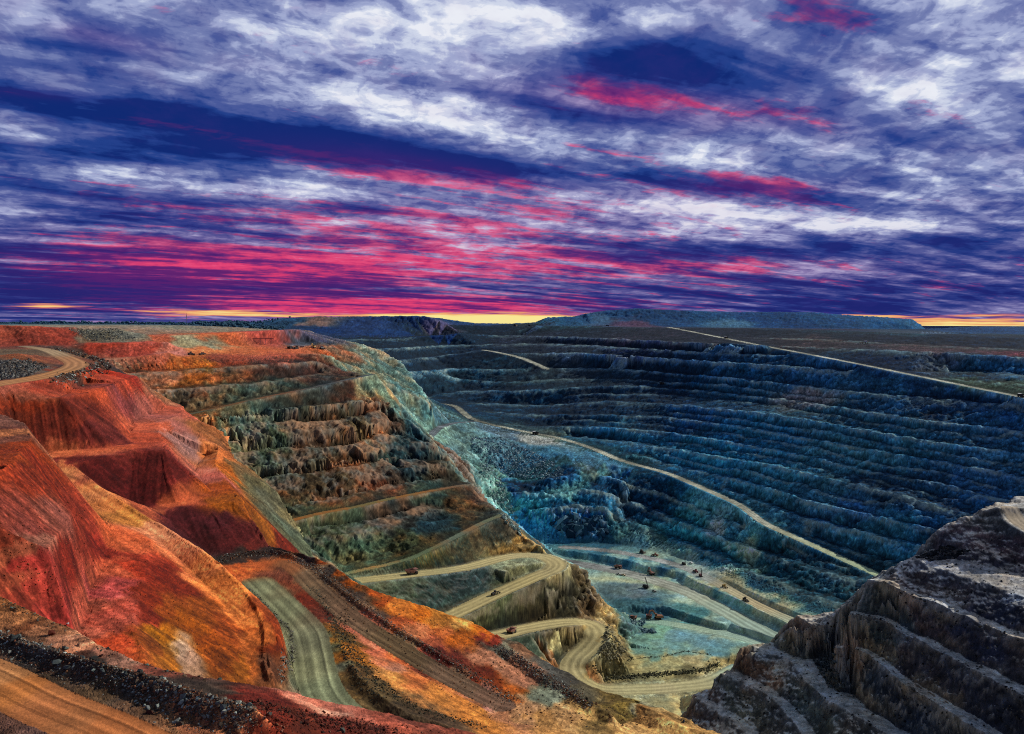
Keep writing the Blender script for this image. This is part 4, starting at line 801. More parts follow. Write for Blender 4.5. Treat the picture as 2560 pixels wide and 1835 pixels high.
# ------------------------------------------------------------------ things that stand in the pit
import bmesh
def ground_z(x, y):
    c = int(np.clip(round((x / y * F + CX - PX0) / dpx), 0, NC - 1))
    return float(np.interp(y, GY[c], GZ[c]))
def spot(px, py):
    h = hit(px, py); return np.array([h[0], h[1], ground_z(h[0], h[1])])
def paint(name, hexc, rough=.6, metal=0.0, wear=.35, scale=1.2):
    mt, nt, b = new_mat(name)
    tc = nt.nodes.new('ShaderNodeTexCoord'); n = nt.nodes.new('ShaderNodeTexNoise'); n.inputs['Scale'].default_value = scale; n.inputs['Detail'].default_value = 5
    nt.links.new(tc.outputs['Object'], n.inputs['Vector'])
    m = nt.nodes.new('ShaderNodeMix'); m.data_type = 'RGBA'
    m.inputs[6].default_value = tuple(lin(hexc)) + (1,); m.inputs[7].default_value = tuple(lin(hexc) * (1 - wear) + lin('8a7058') * wear) + (1,)
    r = nt.nodes.new('ShaderNodeMapRange'); r.inputs[1].default_value = .42; r.inputs[2].default_value = .65
    nt.links.new(n.outputs[0], r.inputs[0]); nt.links.new(r.outputs[0], m.inputs[0]); nt.links.new(m.outputs[2], b.inputs['Base Color'])
    b.inputs['Roughness'].default_value = rough; b.inputs['Metallic'].default_value = metal
    return mt
M_RED = paint('red oxide paint', '96604f', wear=.6); M_ORANGE = paint('orange paint', 'a86840', wear=.5); M_YELLOW = paint('yellow paint', 'b8923c', wear=.45); M_DARK = paint('dark steel', '2a2a2c', .5, .3, .2)
M_TYRE = paint('rubber', '17171a', .9, 0, .25); M_WHITE = paint('white paint', 'dcdcd8', .5, 0, .15); M_GLASS = paint('tinted glass', '0c1218', .1, 0, .05); M_STEEL = paint('worn steel', '6a6460', .45, .6, .3)
M_GREY = paint('grey paint', '8a8c8c'); M_MAROON = paint('maroon paint', '7a3040'); M_DUSTY = paint('dusty tan paint', '9c8462')
class MB:
    def __init__(self): self.bm = bmesh.new()
    def box(self, x0, x1, y0, y1, z0, z1, bev=0.0, tx=0.0):
        r = bmesh.ops.create_cube(self.bm, size=1)
        for v in r['verts']:
            k = v.co.z > 0
            v.co = Vector(((x0 + x1) / 2 + v.co.x * (x1 - x0) * (1 - tx * k), (y0 + y1) / 2 + v.co.y * (y1 - y0) * (1 - tx * k), (z0 + z1) / 2 + v.co.z * (z1 - z0)))
        if bev:
            es = list({e for v in r['verts'] for e in v.link_edges})
            bmesh.ops.bevel(self.bm, geom=es, offset=bev, segments=1, affect='EDGES')
        return self
    def prism(self, prof, y0, y1):
        a = [self.bm.verts.new((x, y0, z)) for x, z in prof]; b = [self.bm.verts.new((x, y1, z)) for x, z in prof]
        n = len(prof); self.bm.faces.new(a); self.bm.faces.new(b[::-1])
        for i in range(n): self.bm.faces.new((a[i], b[i], b[(i + 1) % n], a[(i + 1) % n]))
        return self
    def bar(self, p, q, w, h=None):
        p, q = Vector(p), Vector(q); d = q - p; h = h or w
        r = bmesh.ops.create_cube(self.bm, size=1); rot = d.to_track_quat('X', 'Z').to_matrix()
        for v in r['verts']: v.co = rot @ Vector((v.co.x * d.length, v.co.y * w, v.co.z * h)) + (p + q) / 2
        return self
    def cyl(self, c, r, w, axis='Y', seg=16, r2=None):
        m = {'Y': Matrix.Rotation(math.pi / 2, 4, 'X'), 'X': Matrix.Rotation(math.pi / 2, 4, 'Y'), 'Z': Matrix.Identity(4)}[axis]
        bmesh.ops.create_cone(self.bm, cap_ends=True, segments=seg, radius1=r, radius2=r if r2 is None else r2, depth=w, matrix=Matrix.Translation(c) @ m)
        return self
    def build(self, name, mat, parent=None):
        bmesh.ops.recalc_face_normals(self.bm, faces=self.bm.faces)
        me = bpy.data.meshes.new(name); self.bm.to_mesh(me); self.bm.free(); me.materials.append(mat)
        o = link(bpy.data.objects.new(name, me))
        if parent: o.parent = parent
        return o
def empty(name): return link(bpy.data.objects.new(name, None))
def wheel(root, c, r, w, rimmat=M_DARK):
    t = MB().cyl((0, 0, 0), r, w, 'Y', 18).build('wheel', M_TYRE, root); t.location = c
    MB().cyl((0, 0, 0), r * .52, w * 1.08, 'Y', 14).build('rim', rimmat, t)
    return t
def make_dump_truck(body=M_RED, cabm=M_RED, canopy=None):
    r = empty('dump_truck')
    m = MB().box(-5.2, 5.6, -1.2, 1.2, 1.3, 2.1, .1).box(3.6, 6.2, -2.9, 2.9, 1.2, 1.7, .05).box(-4.9, -3.3, -2.0, 2.0, 1.1, 1.9, .1)
    m.build('chassis', M_DARK, r)
    MB().box(3.9, 6.0, -1.7, .6, 1.7, 3.4, .12).build('engine_hood', cabm, r)
    MB().box(6.0, 6.08, -1.5, .4, 1.9, 3.2).build('grille', M_DARK, r)
    MB().box(2.3, 6.2, -3.1, 3.1, 3.0, 3.25, .04).box(2.3, 6.2, 3.0, 3.1, 3.25, 4.0).build('deck', M_DARK, r)
    cb = MB().box(3.4, 5.4, .8, 2.9, 3.25, 5.0, .12, .06).build('cab', cabm, r)
    MB().box(5.36, 5.44, .95, 2.75, 4.0, 4.75).box(3.6, 5.2, 2.86, 2.94, 4.0, 4.75).build('window', M_GLASS, cb)
    d = MB()
    for y0, y1 in ((-3.45, -3.2), (3.2, 3.45)): d.prism([(-6.6, 3.9), (-5.6, 2.5), (1.2, 2.2), (2.3, 4.4), (2.3, 5.5), (-6.4, 4.9)], y0, y1)
    d.prism([(-6.6, 3.9), (-5.6, 2.5), (1.2, 2.2), (1.2, 2.5), (-5.5, 2.8), (-6.4, 4.1)], -3.2, 3.2)
    d.prism([(1.2, 2.25), (2.3, 4.4), (2.3, 5.5), (2.0, 5.5), (2.0, 4.5), (.9, 2.5)], -3.2, 3.2)
    for x in (-4.4, -2.6, -.8, .9): d.box(x - .12, x + .12, -3.62, -3.45, 2.6, 5.0).box(x - .12, x + .12, 3.45, 3.62, 2.6, 5.0)
    bed = d.build('dump_bed', body, r)
    MB().prism([(2.3, 5.3), (5.9, 5.65), (5.9, 5.85), (2.3, 5.55)], -3.4, 3.4).build('canopy', canopy or body, bed)
    for y in (-2.4, 2.4): wheel(r, (4.2, y, 1.55), 1.55, 1.3)
    for y in (-2.95, -1.45, 1.45, 2.95): wheel(r, (-3.1, y, 1.55), 1.55, 1.2)
    for y in (-2.3, 2.3): MB().box(6.2, 6.28, y - .3, y + .3, 2.2, 2.55).build('headlight', M_WHITE, r)
    la = MB()
    for k in range(6): la.box(6.2, 6.35, 1.2, 2.0, 1.2 + .33 * k, 1.25 + .33 * k)
    la.build('ladder', M_STEEL, r)
    return r
def crawler(r, half, L_, h, w):
    for s in (-1, 1):
        t = MB(); n = 10; prof = [(L_ / 2 - h / 2 + h / 2 * math.sin(a), h / 2 - h / 2 * math.cos(a)) for a in np.linspace(0, math.pi, 7)] + [(-L_ / 2 + h / 2 - h / 2 * math.sin(a), h / 2 + h / 2 * math.cos(a)) for a in np.linspace(0, math.pi, 7)]
        t.prism(prof, s * half - w / 2, s * half + w / 2)
        for k in range(12): t.box(-L_ / 2 + h / 2 + k * (L_ - h) / 11 - .08, -L_ / 2 + h / 2 + k * (L_ - h) / 11 + .08, s * half - w / 2 - .05, s * half + w / 2 + .05, -.04 + h, h + .05)
        t.build('track', M_TYRE, r)
def make_excavator(col=M_ORANGE, reach=1.0, k=1.0):
    r = empty('excavator'); crawler(r, 2.0, 6.6, 1.4, 1.2)
    MB().cyl((0, 0, 1.55), 1.5, .5, 'Z').build('turntable', M_DARK, r)
    MB().box(-4.4, 2.2, -2.3, 2.3, 1.8, 3.9, .2, .04).build('body', col, r)
    MB().box(-5.4, -4.4, -2.3, 2.3, 1.7, 3.6, .3).build('counterweight', M_DARK, r)
    cb = MB().box(1.0, 3.2, .7, 2.3, 2.6, 5.6, .15).build('cab', col, r)
    MB().box(3.16, 3.24, .85, 2.15, 3.8, 5.3).box(1.2, 3.0, 2.26, 2.34, 3.8, 5.3).build('window', M_GLASS, cb)
    MB().bar((1.4, -.4, 3.0), (5.2 * reach, -.4, 8.2), 1.0, 1.3).bar((5.2 * reach, -.4, 8.2), (8.0 * reach, -.4, 7.6), .9, 1.1).build('boom', col, r)
    MB().bar((8.0 * reach, -.4, 7.9), (8.9 * reach, -.4, 3.2), .7, .9).build('stick', col, r)
    MB().prism([(8.2 * reach, 3.4), (9.6 * reach, 3.5), (9.9 * reach, 1.9), (8.9 * reach, 1.1), (8.1 * reach, 1.7)], -1.6, .8).build('bucket', M_STEEL, r)
    MB().cyl((-3.2, -1.2, 4.3), .2, .9, 'Z', 8).build('exhaust', M_DARK, r)
    r.scale = (k, k, k)
    return r
def make_drill(tilt=-12, col=M_DARK, k=1.0):
    r = empty('drill_rig'); crawler(r, 1.7, 6.0, 1.3, .9)
    MB().box(-4.6, 3.6, -2.1, 2.1, 1.3, 2.0, .08).build('deck', M_DARK, r)
    MB().box(-4.2, .2, -1.8, 1.8, 2.0, 4.2, .15).build('engine_house', col, r)
    cb = MB().box(1.2, 3.4, -2.1, -.3, 2.0, 4.6, .12).build('cab', col, r)
    MB().box(3.36, 3.44, -2.0, -.4, 3.2, 4.4).build('window', M_GLASS, cb)
    a = math.radians(tilt); m = MB()
    def q(h, dx, dy): return (2.4 + dx * math.cos(a) + h * math.sin(a), .9 + dy, 1.6 + h * math.cos(a) - dx * math.sin(a))
    for dx in (-.45, .45):
        for dy in (-.45, .45): m.bar(q(0, dx, dy), q(13, dx, dy), .2)
    for i in range(9):
        h0, h1 = i * 1.4 + .2, i * 1.4 + 1.5
        m.bar(q(h0, -.45, .45), q(h1, .45, .45), .12).bar(q(h0, .45, -.45), q(h1, -.45, -.45), .12).bar(q(h0, -.45, -.45), q(h1, -.45, .45), .12)
    m.build('mast', M_DARK, r)
    MB().bar(q(.5, 0, 0), q(12, 0, 0), .28).build('drill_rod', M_STEEL, r)
    for x in (-4.0, 3.0): MB().cyl((x, 1.9, .8), .22, 1.6, 'Z', 8).build('jack', M_STEEL, r)
    r.scale = (k, k, k)
    return r
def make_ute(col=M_WHITE):
    r = empty('utility_vehicle')
    MB().prism([(-2.6, .55), (2.6, .55), (2.65, 1.05), (1.3, 1.25), (-2.6, 1.25)], -.95, .95).build('body', col, r)
    cb = MB().prism([(-.7, 1.25), (1.3, 1.25), (.7, 1.9), (-.55, 1.9)], -.85, .85).build('cab', col, r)
    MB().prism([(-.5, 1.34), (1.08, 1.34), (.66, 1.8), (-.45, 1.8)], -.88, .88).build('window', M_GLASS, cb)
    for x in (-1.6, 1.65):
        for y in (-.85, .85): wheel(r, (x, y, .42), .42, .28, M_STEEL)
    MB().bar((-.6, .3, 1.9), (-.6, .3, 4.0), .05).build('flag_pole', M_WHITE, r)
    return r
def make_grader(col=M_YELLOW):
    r = empty('grader')
    MB().box(-4.0, -.6, -1.1, 1.1, 1.2, 2.4, .12).bar((-.6, 0, 2.2), (4.4, 0, 1.7), .5, .5).build('body', col, r)
    cb = MB().box(-.9, .9, -.9, .9, 1.6, 3.6, .1).build('cab', col, r)
    MB().box(-.7, .7, -.94, .94, 2.4, 3.4).build('window', M_GLASS, cb)
    MB().prism([(1.7, .15), (2.0, .2), (1.9, .85), (1.65, .85)], -2.2, 2.2).build('blade', M_STEEL, r)
    for x in (-3.3, -1.6, 4.3):
        for y in (-1.15, 1.15): wheel(r, (x, y, .75), .75, .5, col)
    return r
def make_loader(col=M_YELLOW):
    r = empty('wheel_loader')
    MB().box(-4.6, -.4, -1.4, 1.4, 1.3, 3.0, .15).box(-.4, 2.6, -1.0, 1.0, 1.3, 2.3, .1).build('body', col, r)
    cb = MB().box(-1.4, .6, -1.1, 1.1, 2.9, 4.7, .12).build('cab', col, r)
    MB().box(-1.2, .4, -1.14, 1.14, 3.4, 4.5).box(.56, .64, -.9, .9, 3.2, 4.5).build('window', M_GLASS, cb)
    for y in (-.9, .9): MB().bar((1.6, y, 2.4), (5.0, y, 1.2), .35, .5).build('lift_arm', col, r)
    MB().prism([(4.7, .3), (6.4, .2), (6.2, .45), (5.2, .6), (5.0, 1.9), (4.7, 1.9)], -2.2, 2.2).build('bucket', M_STEEL, r)
    for x in (-2.9, 1.9):
        for y in (-1.5, 1.5): wheel(r, (x, y, 1.2), 1.2, .9, col)
    return r
def make_dozer(col=M_YELLOW):
    r = empty('bulldozer'); crawler(r, 1.5, 5.0, 1.6, .8)
    MB().box(-2.4, 2.4, -1.0, 1.0, 1.0, 2.5, .12).build('body', col, r)
    cb = MB().box(-1.8, .3, -1.1, 1.1, 2.5, 4.0, .1).build('cab', col, r)
    MB().box(-1.6, .1, -1.14, 1.14, 2.8, 3.8).build('window', M_GLASS, cb)
    MB().prism([(3.3, .1), (3.7, .1), (3.45, 1.0), (3.6, 1.9), (3.3, 1.9)], -2.4, 2.4).build('blade', M_STEEL, r)
    for y in (-1.95, 1.95): MB().bar((-.5, y, .8), (3.3, y, .7), .25).build('push_arm', M_STEEL, r)
    MB().bar((-2.6, 0, 2.0), (-3.4, 0, .4), .5).build('ripper', M_STEEL, r)
    return r
def copy_tree(o, parent=None):
    c = o.copy(); scene.collection.objects.link(c)
    if parent: c.parent = parent
    for ch in [q for q in ALLCH if q[0] is o]: copy_tree(ch[1], c)
    return c
ALLCH = []
def reg(root):
    for o in list(bpy.data.objects):
        if o.parent and (o.parent, o) not in ALLCH: ALLCH.append((o.parent, o))
    return root
def put(o, px, py, to, label, cat, group=None, k=1.0):
    k *= .88
    """stand it on the ground at (px,py), facing the ground point seen at `to`, or a plan angle in degrees"""
    p = spot(px, py)
    if isinstance(to, tuple): q = hit(*to); a = math.atan2(q[1] - p[1], q[0] - p[0])
    else: a = math.radians(to)
    d = np.array([math.cos(a), math.sin(a)]); h = 4.0
    zf = ground_z(p[0] + d[0] * h, p[1] + d[1] * h); zb = ground_z(p[0] - d[0] * h, p[1] - d[1] * h)
    pitch = float(np.clip(math.atan2(zf - zb, 2 * h), -.12, .12))
    o.location = (p[0], p[1], max(p[2], (zf + zb) / 2) + .05); o.rotation_euler = (0, -pitch, a)
    o.scale = tuple(s * k for s in o.scale)
    o['label'] = label; o['category'] = cat
    if group: o['group'] = group
    return o
TG = 'dump trucks working in the pit'
tr = reg(make_dump_truck())
put(tr, 912, 1273, (948, 1268), 'red dump truck climbing the upper switchback road under the brown wall', 'truck', TG)
for px, py, to, lb in ((1133, 1403, (1170, 1391), 'red dump truck on the lower switchback road just above the orange slope edge'),
                       (1369, 1260, (1400, 1266), 'red dump truck crossing the pale pit floor alone below the dark rock step'),
                       (1402, 1372, (1380, 1380), 'red dump truck in the loading bay, farther from the orange shovel'),
                       (1437, 1371, (1430, 1390), 'red dump truck waiting right beside the orange shovel')):
    put(copy_tree(tr), px, py, to, lb, 'truck', TG)
td = reg(make_dump_truck(M_DARK, M_DARK, M_WHITE))
put(td, 1186, 963, (1150, 953), 'dark dump truck with white canopy on the ramp above the rubble slope', 'truck', TG)
for px, py, to, lb in ((1608, 750, (1590, 746), 'dark dump truck high up on the long diagonal ramp of the blue wall'),
                       (2262, 880, (2230, 873), 'dark dump truck low on the long diagonal ramp at the right picture edge'),
                       (1466, 849, (1500, 857), 'dark dump truck on a narrow middle bench of the blue wall')):
    put(copy_tree(td), px, py, to, lb, 'truck', TG)
put(make_excavator(M_ORANGE, 1.0, 1.25), 1457, 1372, (1440, 1372), 'big orange shovel loading trucks in front of the dark bank', 'excavator')
put(make_excavator(M_RED, 1.0, 1.0), 1443, 1273, (1425, 1262), 'red excavator working at the foot of the dark rock step', 'excavator')
put(make_drill(-22, M_DARK, 1.05), 1431, 1304, (1460, 1308), 'dark drill rig with its mast leaning left on the pale floor road', 'drill rig')
put(make_drill(-4, M_DARK, .8), 1515, 1251, (1530, 1256), 'dark drill rig with upright mast on the upper floor strip beneath the blue wall', 'drill rig')
put(make_drill(-14, M_MAROON, .8), 1552, 1278, (1565, 1286), 'maroon drill rig on the upper floor strip near its bend', 'drill rig')
put(make_dozer(M_DARK), 1422, 1226, (1440, 1229), 'dark bulldozer at the far end of the upper floor strip', 'bulldozer', None, 1.35)
put(make_loader(M_RED), 1451, 1232, (1440, 1230), 'red wheel loader behind the dark bulldozer on the upper floor strip', 'loader')
put(make_ute(M_WHITE), 1531, 1249, (1545, 1254), 'white utility vehicle parked next to the upright drill rig', 'pickup', None, 1.3)
put(make_loader(M_MAROON), 1541, 1268, (1530, 1262), 'maroon wheel loader beside the maroon drill rig', 'loader')
put(make_grader(M_YELLOW), 1605, 1302, (1630, 1316), 'yellow grader on the tan strip road below the blue wall', 'grader', None, 1.15)
put(make_loader(M_DARK), 1651, 1332, (1680, 1349), 'dark wheel loader farther down the tan strip road from the yellow grader', 'loader')
put(make_ute(M_DARK), 1449, 1312, (1465, 1317), 'dark utility vehicle near the leaning drill rig on the pit floor', 'pickup', None, 1.2)
put(make_ute(M_GREY), 1371, 1274, (1385, 1277), 'grey utility vehicle on the floor road below the lone red truck', 'pickup', None, 1.3)
put(make_ute(M_DUSTY), 1381, 1276, (1395, 1279), 'dusty tan utility vehicle just ahead of the grey one on the floor road', 'pickup', None, 1.3)
put(make_grader(M_DARK), 1097, 1318, (1130, 1304), 'dark grader on the lower arm of the upper switchback', 'grader', None, 1.2)
put(make_loader(M_DARK), 423, 786, (440, 786), 'dark wheel loader on the left of the orange plateau near its lip', 'loader')
put(make_ute(M_DARK), 448, 786, (470, 785), 'dark utility vehicle parked right of the plateau loader', 'pickup', None, 1.9)
put(copy_tree(td), 643, 773, (665, 772), 'dark dump truck at left of the machines on the orange plateau', 'truck', TG)
put(make_dozer(M_DARK), 656, 773, (640, 773), 'dark bulldozer between dump truck and water tank on the plateau', 'bulldozer', None, 1.4)
put(make_excavator(M_YELLOW, .8, .95), 695, 773, (680, 774), 'yellow excavator at the right end of the orange plateau', 'excavator')
put(make_dozer(M_GREY), 713, 775, (730, 776), 'grey bulldozer beyond the yellow excavator at the plateau edge', 'bulldozer', None, 1.4)
put(make_dozer(M_DARK), 1141, 722, (1160, 722), 'dark bulldozer on the far rim below the yellow sky', 'bulldozer', None, 2.0)
put(copy_tree(td), 1172, 722, (1190, 722), 'dark dump truck on the far rim left of the mesa', 'truck', TG)
put(copy_tree(td), 1345, 723, (1360, 723), 'dark dump truck at the foot of the long mesa', 'truck', TG)
# tank on skids, gantry, screening plant, radio mast
def label(o, lb, cat): o['label'] = lb; o['category'] = cat; return o
r = empty('water_tank'); MB().cyl((0, 0, 2.2), 1.6, 7.0, 'X', 18).build('tank', M_GREY, r)
for x in (-2.2, 2.2): MB().box(x - .3, x + .3, -1.5, 1.5, 0, .9).build('skid', M_DARK, r)
MB().cyl((0, 0, 3.95), .4, .5, 'Z', 10).build('hatch', M_DARK, r)
put(r, 669, 770, 20, 'grey water tank on skids behind the plateau bulldozer', 'tank')
r = empty('gantry'); p = spot(588, 764)
for x in (-8, -.5, 8): MB().box(x - .4, x + .4, -.4, .4, 0, 9, .05).build('post', M_MAROON, r)
MB().box(-19, 12, -.35, .35, 9, 9.8).build('beam', M_MAROON, r)
for x in (-8, -.5, 8): MB().bar((x, 0, 6.8), (x + 2.2, 0, 9.1), .25).build('brace', M_MAROON, r)
r.location = p; label(r, 'maroon steel gantry with three posts in front of the orange cut', 'gantry')
r = empty('screening_plant'); MB().box(-9, 9, -2, 2, 3.2, 4.4, .1).build('hopper_deck', M_DUSTY, r)
for x in (-8, -3, 3, 8): MB().box(x - .3, x + .3, -1.8, 1.8, 0, 3.2).build('leg', M_DUSTY, r)
MB().bar((8, 0, 4.2), (17, 0, 1.2), 1.2, .5).build('conveyor', M_GREY, r)
MB().prism([(-6, 4.4), (-2, 4.4), (-1, 6.6), (-7, 6.6)], -2, 2).build('hopper', M_WHITE, r)
put(r, 1914, 762, 175, 'pale screening plant on the high bench right of the long ramp', 'screening plant')
r = empty('radio_mast'); a_, _ = ray(413, 716); m = MB()
for k in range(3):
    t = k * 2.0944; m.bar((2.2 * math.cos(t), 2.2 * math.sin(t), 0), (.3 * math.cos(t), .3 * math.sin(t), 26), .3)
    for j in range(8):
        f0, f1 = 1 - j / 8.6, 1 - (j + 1) / 8.6; t2 = t + 2.0944
        m.bar((2.2 * f0 * math.cos(t), 2.2 * f0 * math.sin(t), j * 3), (2.2 * f1 * math.cos(t2), 2.2 * f1 * math.sin(t2), j * 3 + 3), .16)
m.build('lattice', M_STEEL, r); MB().bar((0, 0, 25.5), (0, 0, 31), .3).build('antenna', M_STEEL, r)
r.location = (a_ * 2300, 2300, ground_z(a_ * 2300, 2300)); label(r, 'thin lattice radio mast among the trees on the left horizon', 'mast')
# white cross-shaped survey marker on the edge of the near platform
p = spot(151, 1388); mk = MB().box(-.42, .42, -.07, .07, .05, .09).box(-.11, .07, -.24, .2, .095, .13).box(-.02, .02, -.02, .02, -.3, .05).build('survey_marker', M_WHITE)
mk.location = (p[0], p[1], p[2] + .06); mk.rotation_euler = (.25, .2, -.75); label(mk, 'small white cross-shaped marker lying at the edge of the near platform', 'marker')
log('machines')

# ------------------------------------------------------------------ loose rock
_ico = bmesh.new(); bmesh.ops.create_icosphere(_ico, subdivisions=1, radius=1); IV = np.array([v.co[:] for v in _ico.verts]); IF = np.array([[v.index for v in f.verts] for f in _ico.faces]); _ico.free()
def rock_mat():
    mt = ground_mat('broken rock', .06, 3.0, .3); return mt
M_BROKEN = rock_mat()
def rock_verts(size, flat=1.0):
    v = IV * (1 + .45 * (rng.random((12, 1)) - .5)); n = rng.normal(size=3); n /= np.linalg.norm(n)
    for _ in range(3):                                                           # broken faces
        d = v @ n; v = v - np.outer(np.maximum(d - .42, 0), n); n = rng.normal(size=3); n /= np.linalg.norm(n)
    s = size * np.array([1.15, .85, .7 * flat]) * (1 + .4 * (rng.random(3) - .5))
    a, b, c = rng.random(3) * 6.283
    Rm = np.array(Matrix.Rotation(a, 3, 'Z') @ Matrix.Rotation(b * .25, 3, 'X') @ Matrix.Rotation(c * .2, 3, 'Y'))
    return (v * s) @ Rm.T
def rocks(name, places, cols, kind='stuff', sink=.45):
    """places: list of (x, y, size)"""
    V, Cc = [], []
    for x, y, s in places:
        V.append(rock_verts(s) + np.array([x, y, ground_z(x, y) + s * (.45 - sink)]))
        c = lin(cols[rng.integers(len(cols))]) * (.45 + .55 * rng.random()); Cc.append(np.repeat(np.append(c, 1)[None], 12, 0))
    n = len(V); V = np.concatenate(V); f = (IF[None] + 12 * np.arange(n)[:, None, None]).reshape(-1, 3)
    me = bpy.data.meshes.new(name); me.vertices.add(len(V)); me.vertices.foreach_set('co', V.astype(np.float32).ravel())
    me.loops.add(f.size); me.loops.foreach_set('vertex_index', f.astype(np.int32).ravel()); me.polygons.add(len(f)); me.polygons.foreach_set('loop_start', (np.arange(len(f)) * 3).astype(np.int32)); me.polygons.foreach_set('use_smooth', np.zeros(len(f), bool))
    me.update(calc_edges=True)
    ca = me.color_attributes.new('Col', 'FLOAT_COLOR', 'POINT'); ca.data.foreach_set('color', np.concatenate(Cc).astype(np.float32).ravel()); me.materials.append(M_BROKEN)
    o = link(bpy.data.objects.new(name, me))
    if kind: o['kind'] = kind
    return o
def along(pts, n, spread_, smin, smax, p=2.2):
    """n rocks strewn along a line of picture points"""
    w3 = np.array([hit(*q) for q in pts]); seg = np.linalg.norm(np.diff(w3[:, :2], axis=0), axis=1); cum_ = np.concatenate([[0], np.cumsum(seg)])
    out = []
    for t in rng.random(n) * cum_[-1]:
        x = np.interp(t, cum_, w3[:, 0]); y = np.interp(t, cum_, w3[:, 1])
        out.append((x + rng.normal() * spread_, y + rng.normal() * spread_, smin * (smax / smin) ** (rng.random() ** p)))
    return out
def over(poly, n, smin, smax, p=2.2):
    """n rocks strewn over the ground inside a picture polygon"""
    poly = np.array(poly); lo, hi = poly.min(0), poly.max(0); out = []
    while len(out) < n:
        q = lo + rng.random(2) * (hi - lo); c = False; j = len(poly) - 1
        for i in range(len(poly)):
            if (poly[i, 1] > q[1]) != (poly[j, 1] > q[1]) and q[0] < (poly[j, 0] - poly[i, 0]) * (q[1] - poly[i, 1]) / (poly[j, 1] - poly[i, 1]) + poly[i, 0]: c = not c
            j = i
        if c:
            h = hit(*q); out.append((h[0], h[1], smin * (smax / smin) ** (rng.random() ** p)))
    return out
DK = ['4a3c32', '5c5048', '66584a', '6e6a60', '80583e', '6c5240', '94968a', 'a4aca0', '80503a', '8e6446', '54463c']
bl = [(-120, 1364), (0, 1404), (100, 1438), (176, 1462), (316, 1499), (420, 1534), (492, 1554), (556, 1574)]
rocks('rubble', along(bl, 11000, 1.2, .03, .26, 3.0), DK)
rocks('rubble', along([(q[0], q[1] + 34) for q in bl], 3200, .8, .03, .14), DK)
rocks('rubble', along([(330, 1512), (430, 1548), (520, 1570), (560, 1584)], 3500, 1.2, .05, .40, 3.0), DK)
rocks('rubble', along([(560, 1560), (640, 1580), (740, 1600), (860, 1620)], 1500, 1.6, .05, .30), ['5a2a1e', '6a3424', '4a241c', '3a2a24', '7a4030'])
rocks('rubble', along([(0, 1322), (60, 1350), (169, 1399), (260, 1447), (360, 1487), (470, 1506)], 500, .9, .05, .30), ['5a6a60', '6a6450', '4a3a2c', '8a7058'])
rocks('rubble', along([(480, 1238), (512, 1230), (563, 1224), (612, 1222), (657, 1234), (709, 1268), (786, 1327), (856, 1377), (937, 1426), (1025, 1479), (1095, 1524), (1145, 1556)], 9000, 1.4, .07, .38, 3.0), DK)
rocks('rubble', along([(1105, 1436), (1150, 1458), (1200, 1492), (1250, 1524), (1310, 1560)], 4000, 1.5, .08, .48, 3.0), DK + ['7a8078', '8a8c80'])
rocks('rubble', along([(545, 1300), (600, 1352), (644, 1400), (648, 1455), (620, 1510)], 900, .5, .10, .45), ['8a8c80', '9c9484', '5a5a50', '3a3630'])
rocks('rubble', along([(740, 1360), (790, 1460), (836, 1512), (910, 1566), (985, 1592), (1060, 1606)], 3600, 1.7, .07, .42, 2.8), ['4a4430', '3c3828', '5a5844', '34322a', '6a6450'])
rocks('rubble', along([(690, 1300), (735, 1372), (762, 1440), (790, 1500), (840, 1556)], 2200, 1.0, .05, .34, 2.8), ['3c4036', '4a5046', '5a6054', '2c2e2a'])
rocks('rubble', along([(126, 772), (165, 780), (200, 789), (226, 797), (231, 808), (197, 824), (141, 838), (118, 848)], 2200, 2.6, .3, 1.3), DK)
rocks('rubble', over([(0, 800), (60, 796), (110, 812), (60, 835), (0, 842)], 1500, .35, 1.3), ['6a6a64', '54504a', '7c7a74', '3c3a38'])
rocks('rubble', over([(150, 729), (260, 728), (300, 750), (200, 756)], 1400, .5, 1.7), ['7a7c70', '5a5c54', '8c8a7c'])
rocks('rubble', over([(1030, 968), (1110, 970), (1180, 1000), (1250, 1040), (1240, 1062), (1120, 1056), (1080, 1040)], 4200, .6, 2.6, 2.8), ['7a98a4', '9ab4ba', 'b4c8c8', '5a7c8c', '6a8a98'])
rocks('rubble', over([(1060, 1020), (1110, 1060), (1160, 1190), (1120, 1160), (1080, 1090)], 1300, .7, 2.6, 2.8), ['9ab4ae', 'b8ccc0', '7a9a98'])
rocks('rubble', over([(1215, 1165), (1260, 1150), (1330, 1160), (1345, 1182), (1270, 1190)], 260, 2.0, 11.0, 2.0), ['3a6078', '5a8090', '7a9ca8', '2a4a62'])
rocks('rubble', over([(1800, 1460), (1848, 1464), (1850, 1500), (1876, 1530), (1836, 1522)], 900, .6, 2.4), ['4c5454', '5c6464', '6c6c64', '30363a'])
rocks('rubble', over([(1395, 1372), (1430, 1378), (1425, 1388), (1400, 1384)], 120, .8, 2.6), ['6a8890', '8aa4a4', '4a6a78'])
rocks('rubble', over([(1415, 1392), (1450, 1396), (1455, 1404), (1425, 1402)], 130, .8, 2.6), ['6a8890', '8aa4a4', '4a6a78'])
rocks('rubble', over([(2030, 1232), (2095, 1205), (2150, 1222), (2060, 1246)], 700, .6, 2.4), ['34383c', '4a4c4c', '5c5a56', '22262a'])
rocks('rubble', along([(1318, 1490), (1345, 1503), (1471, 1494), (1560, 1486), (1594, 1468)], 1500, 2.0, .4, 1.5, 2.6), ['6a684c', '54523c', '7c7a60', '44422e'])
rocks('rubble', along([(1330, 1478), (1400, 1459), (1471, 1455), (1516, 1443), (1576, 1451)], 500, 1.0, .3, 1.0, 2.6), ['5a6450', '4a5444', '6c705c'])
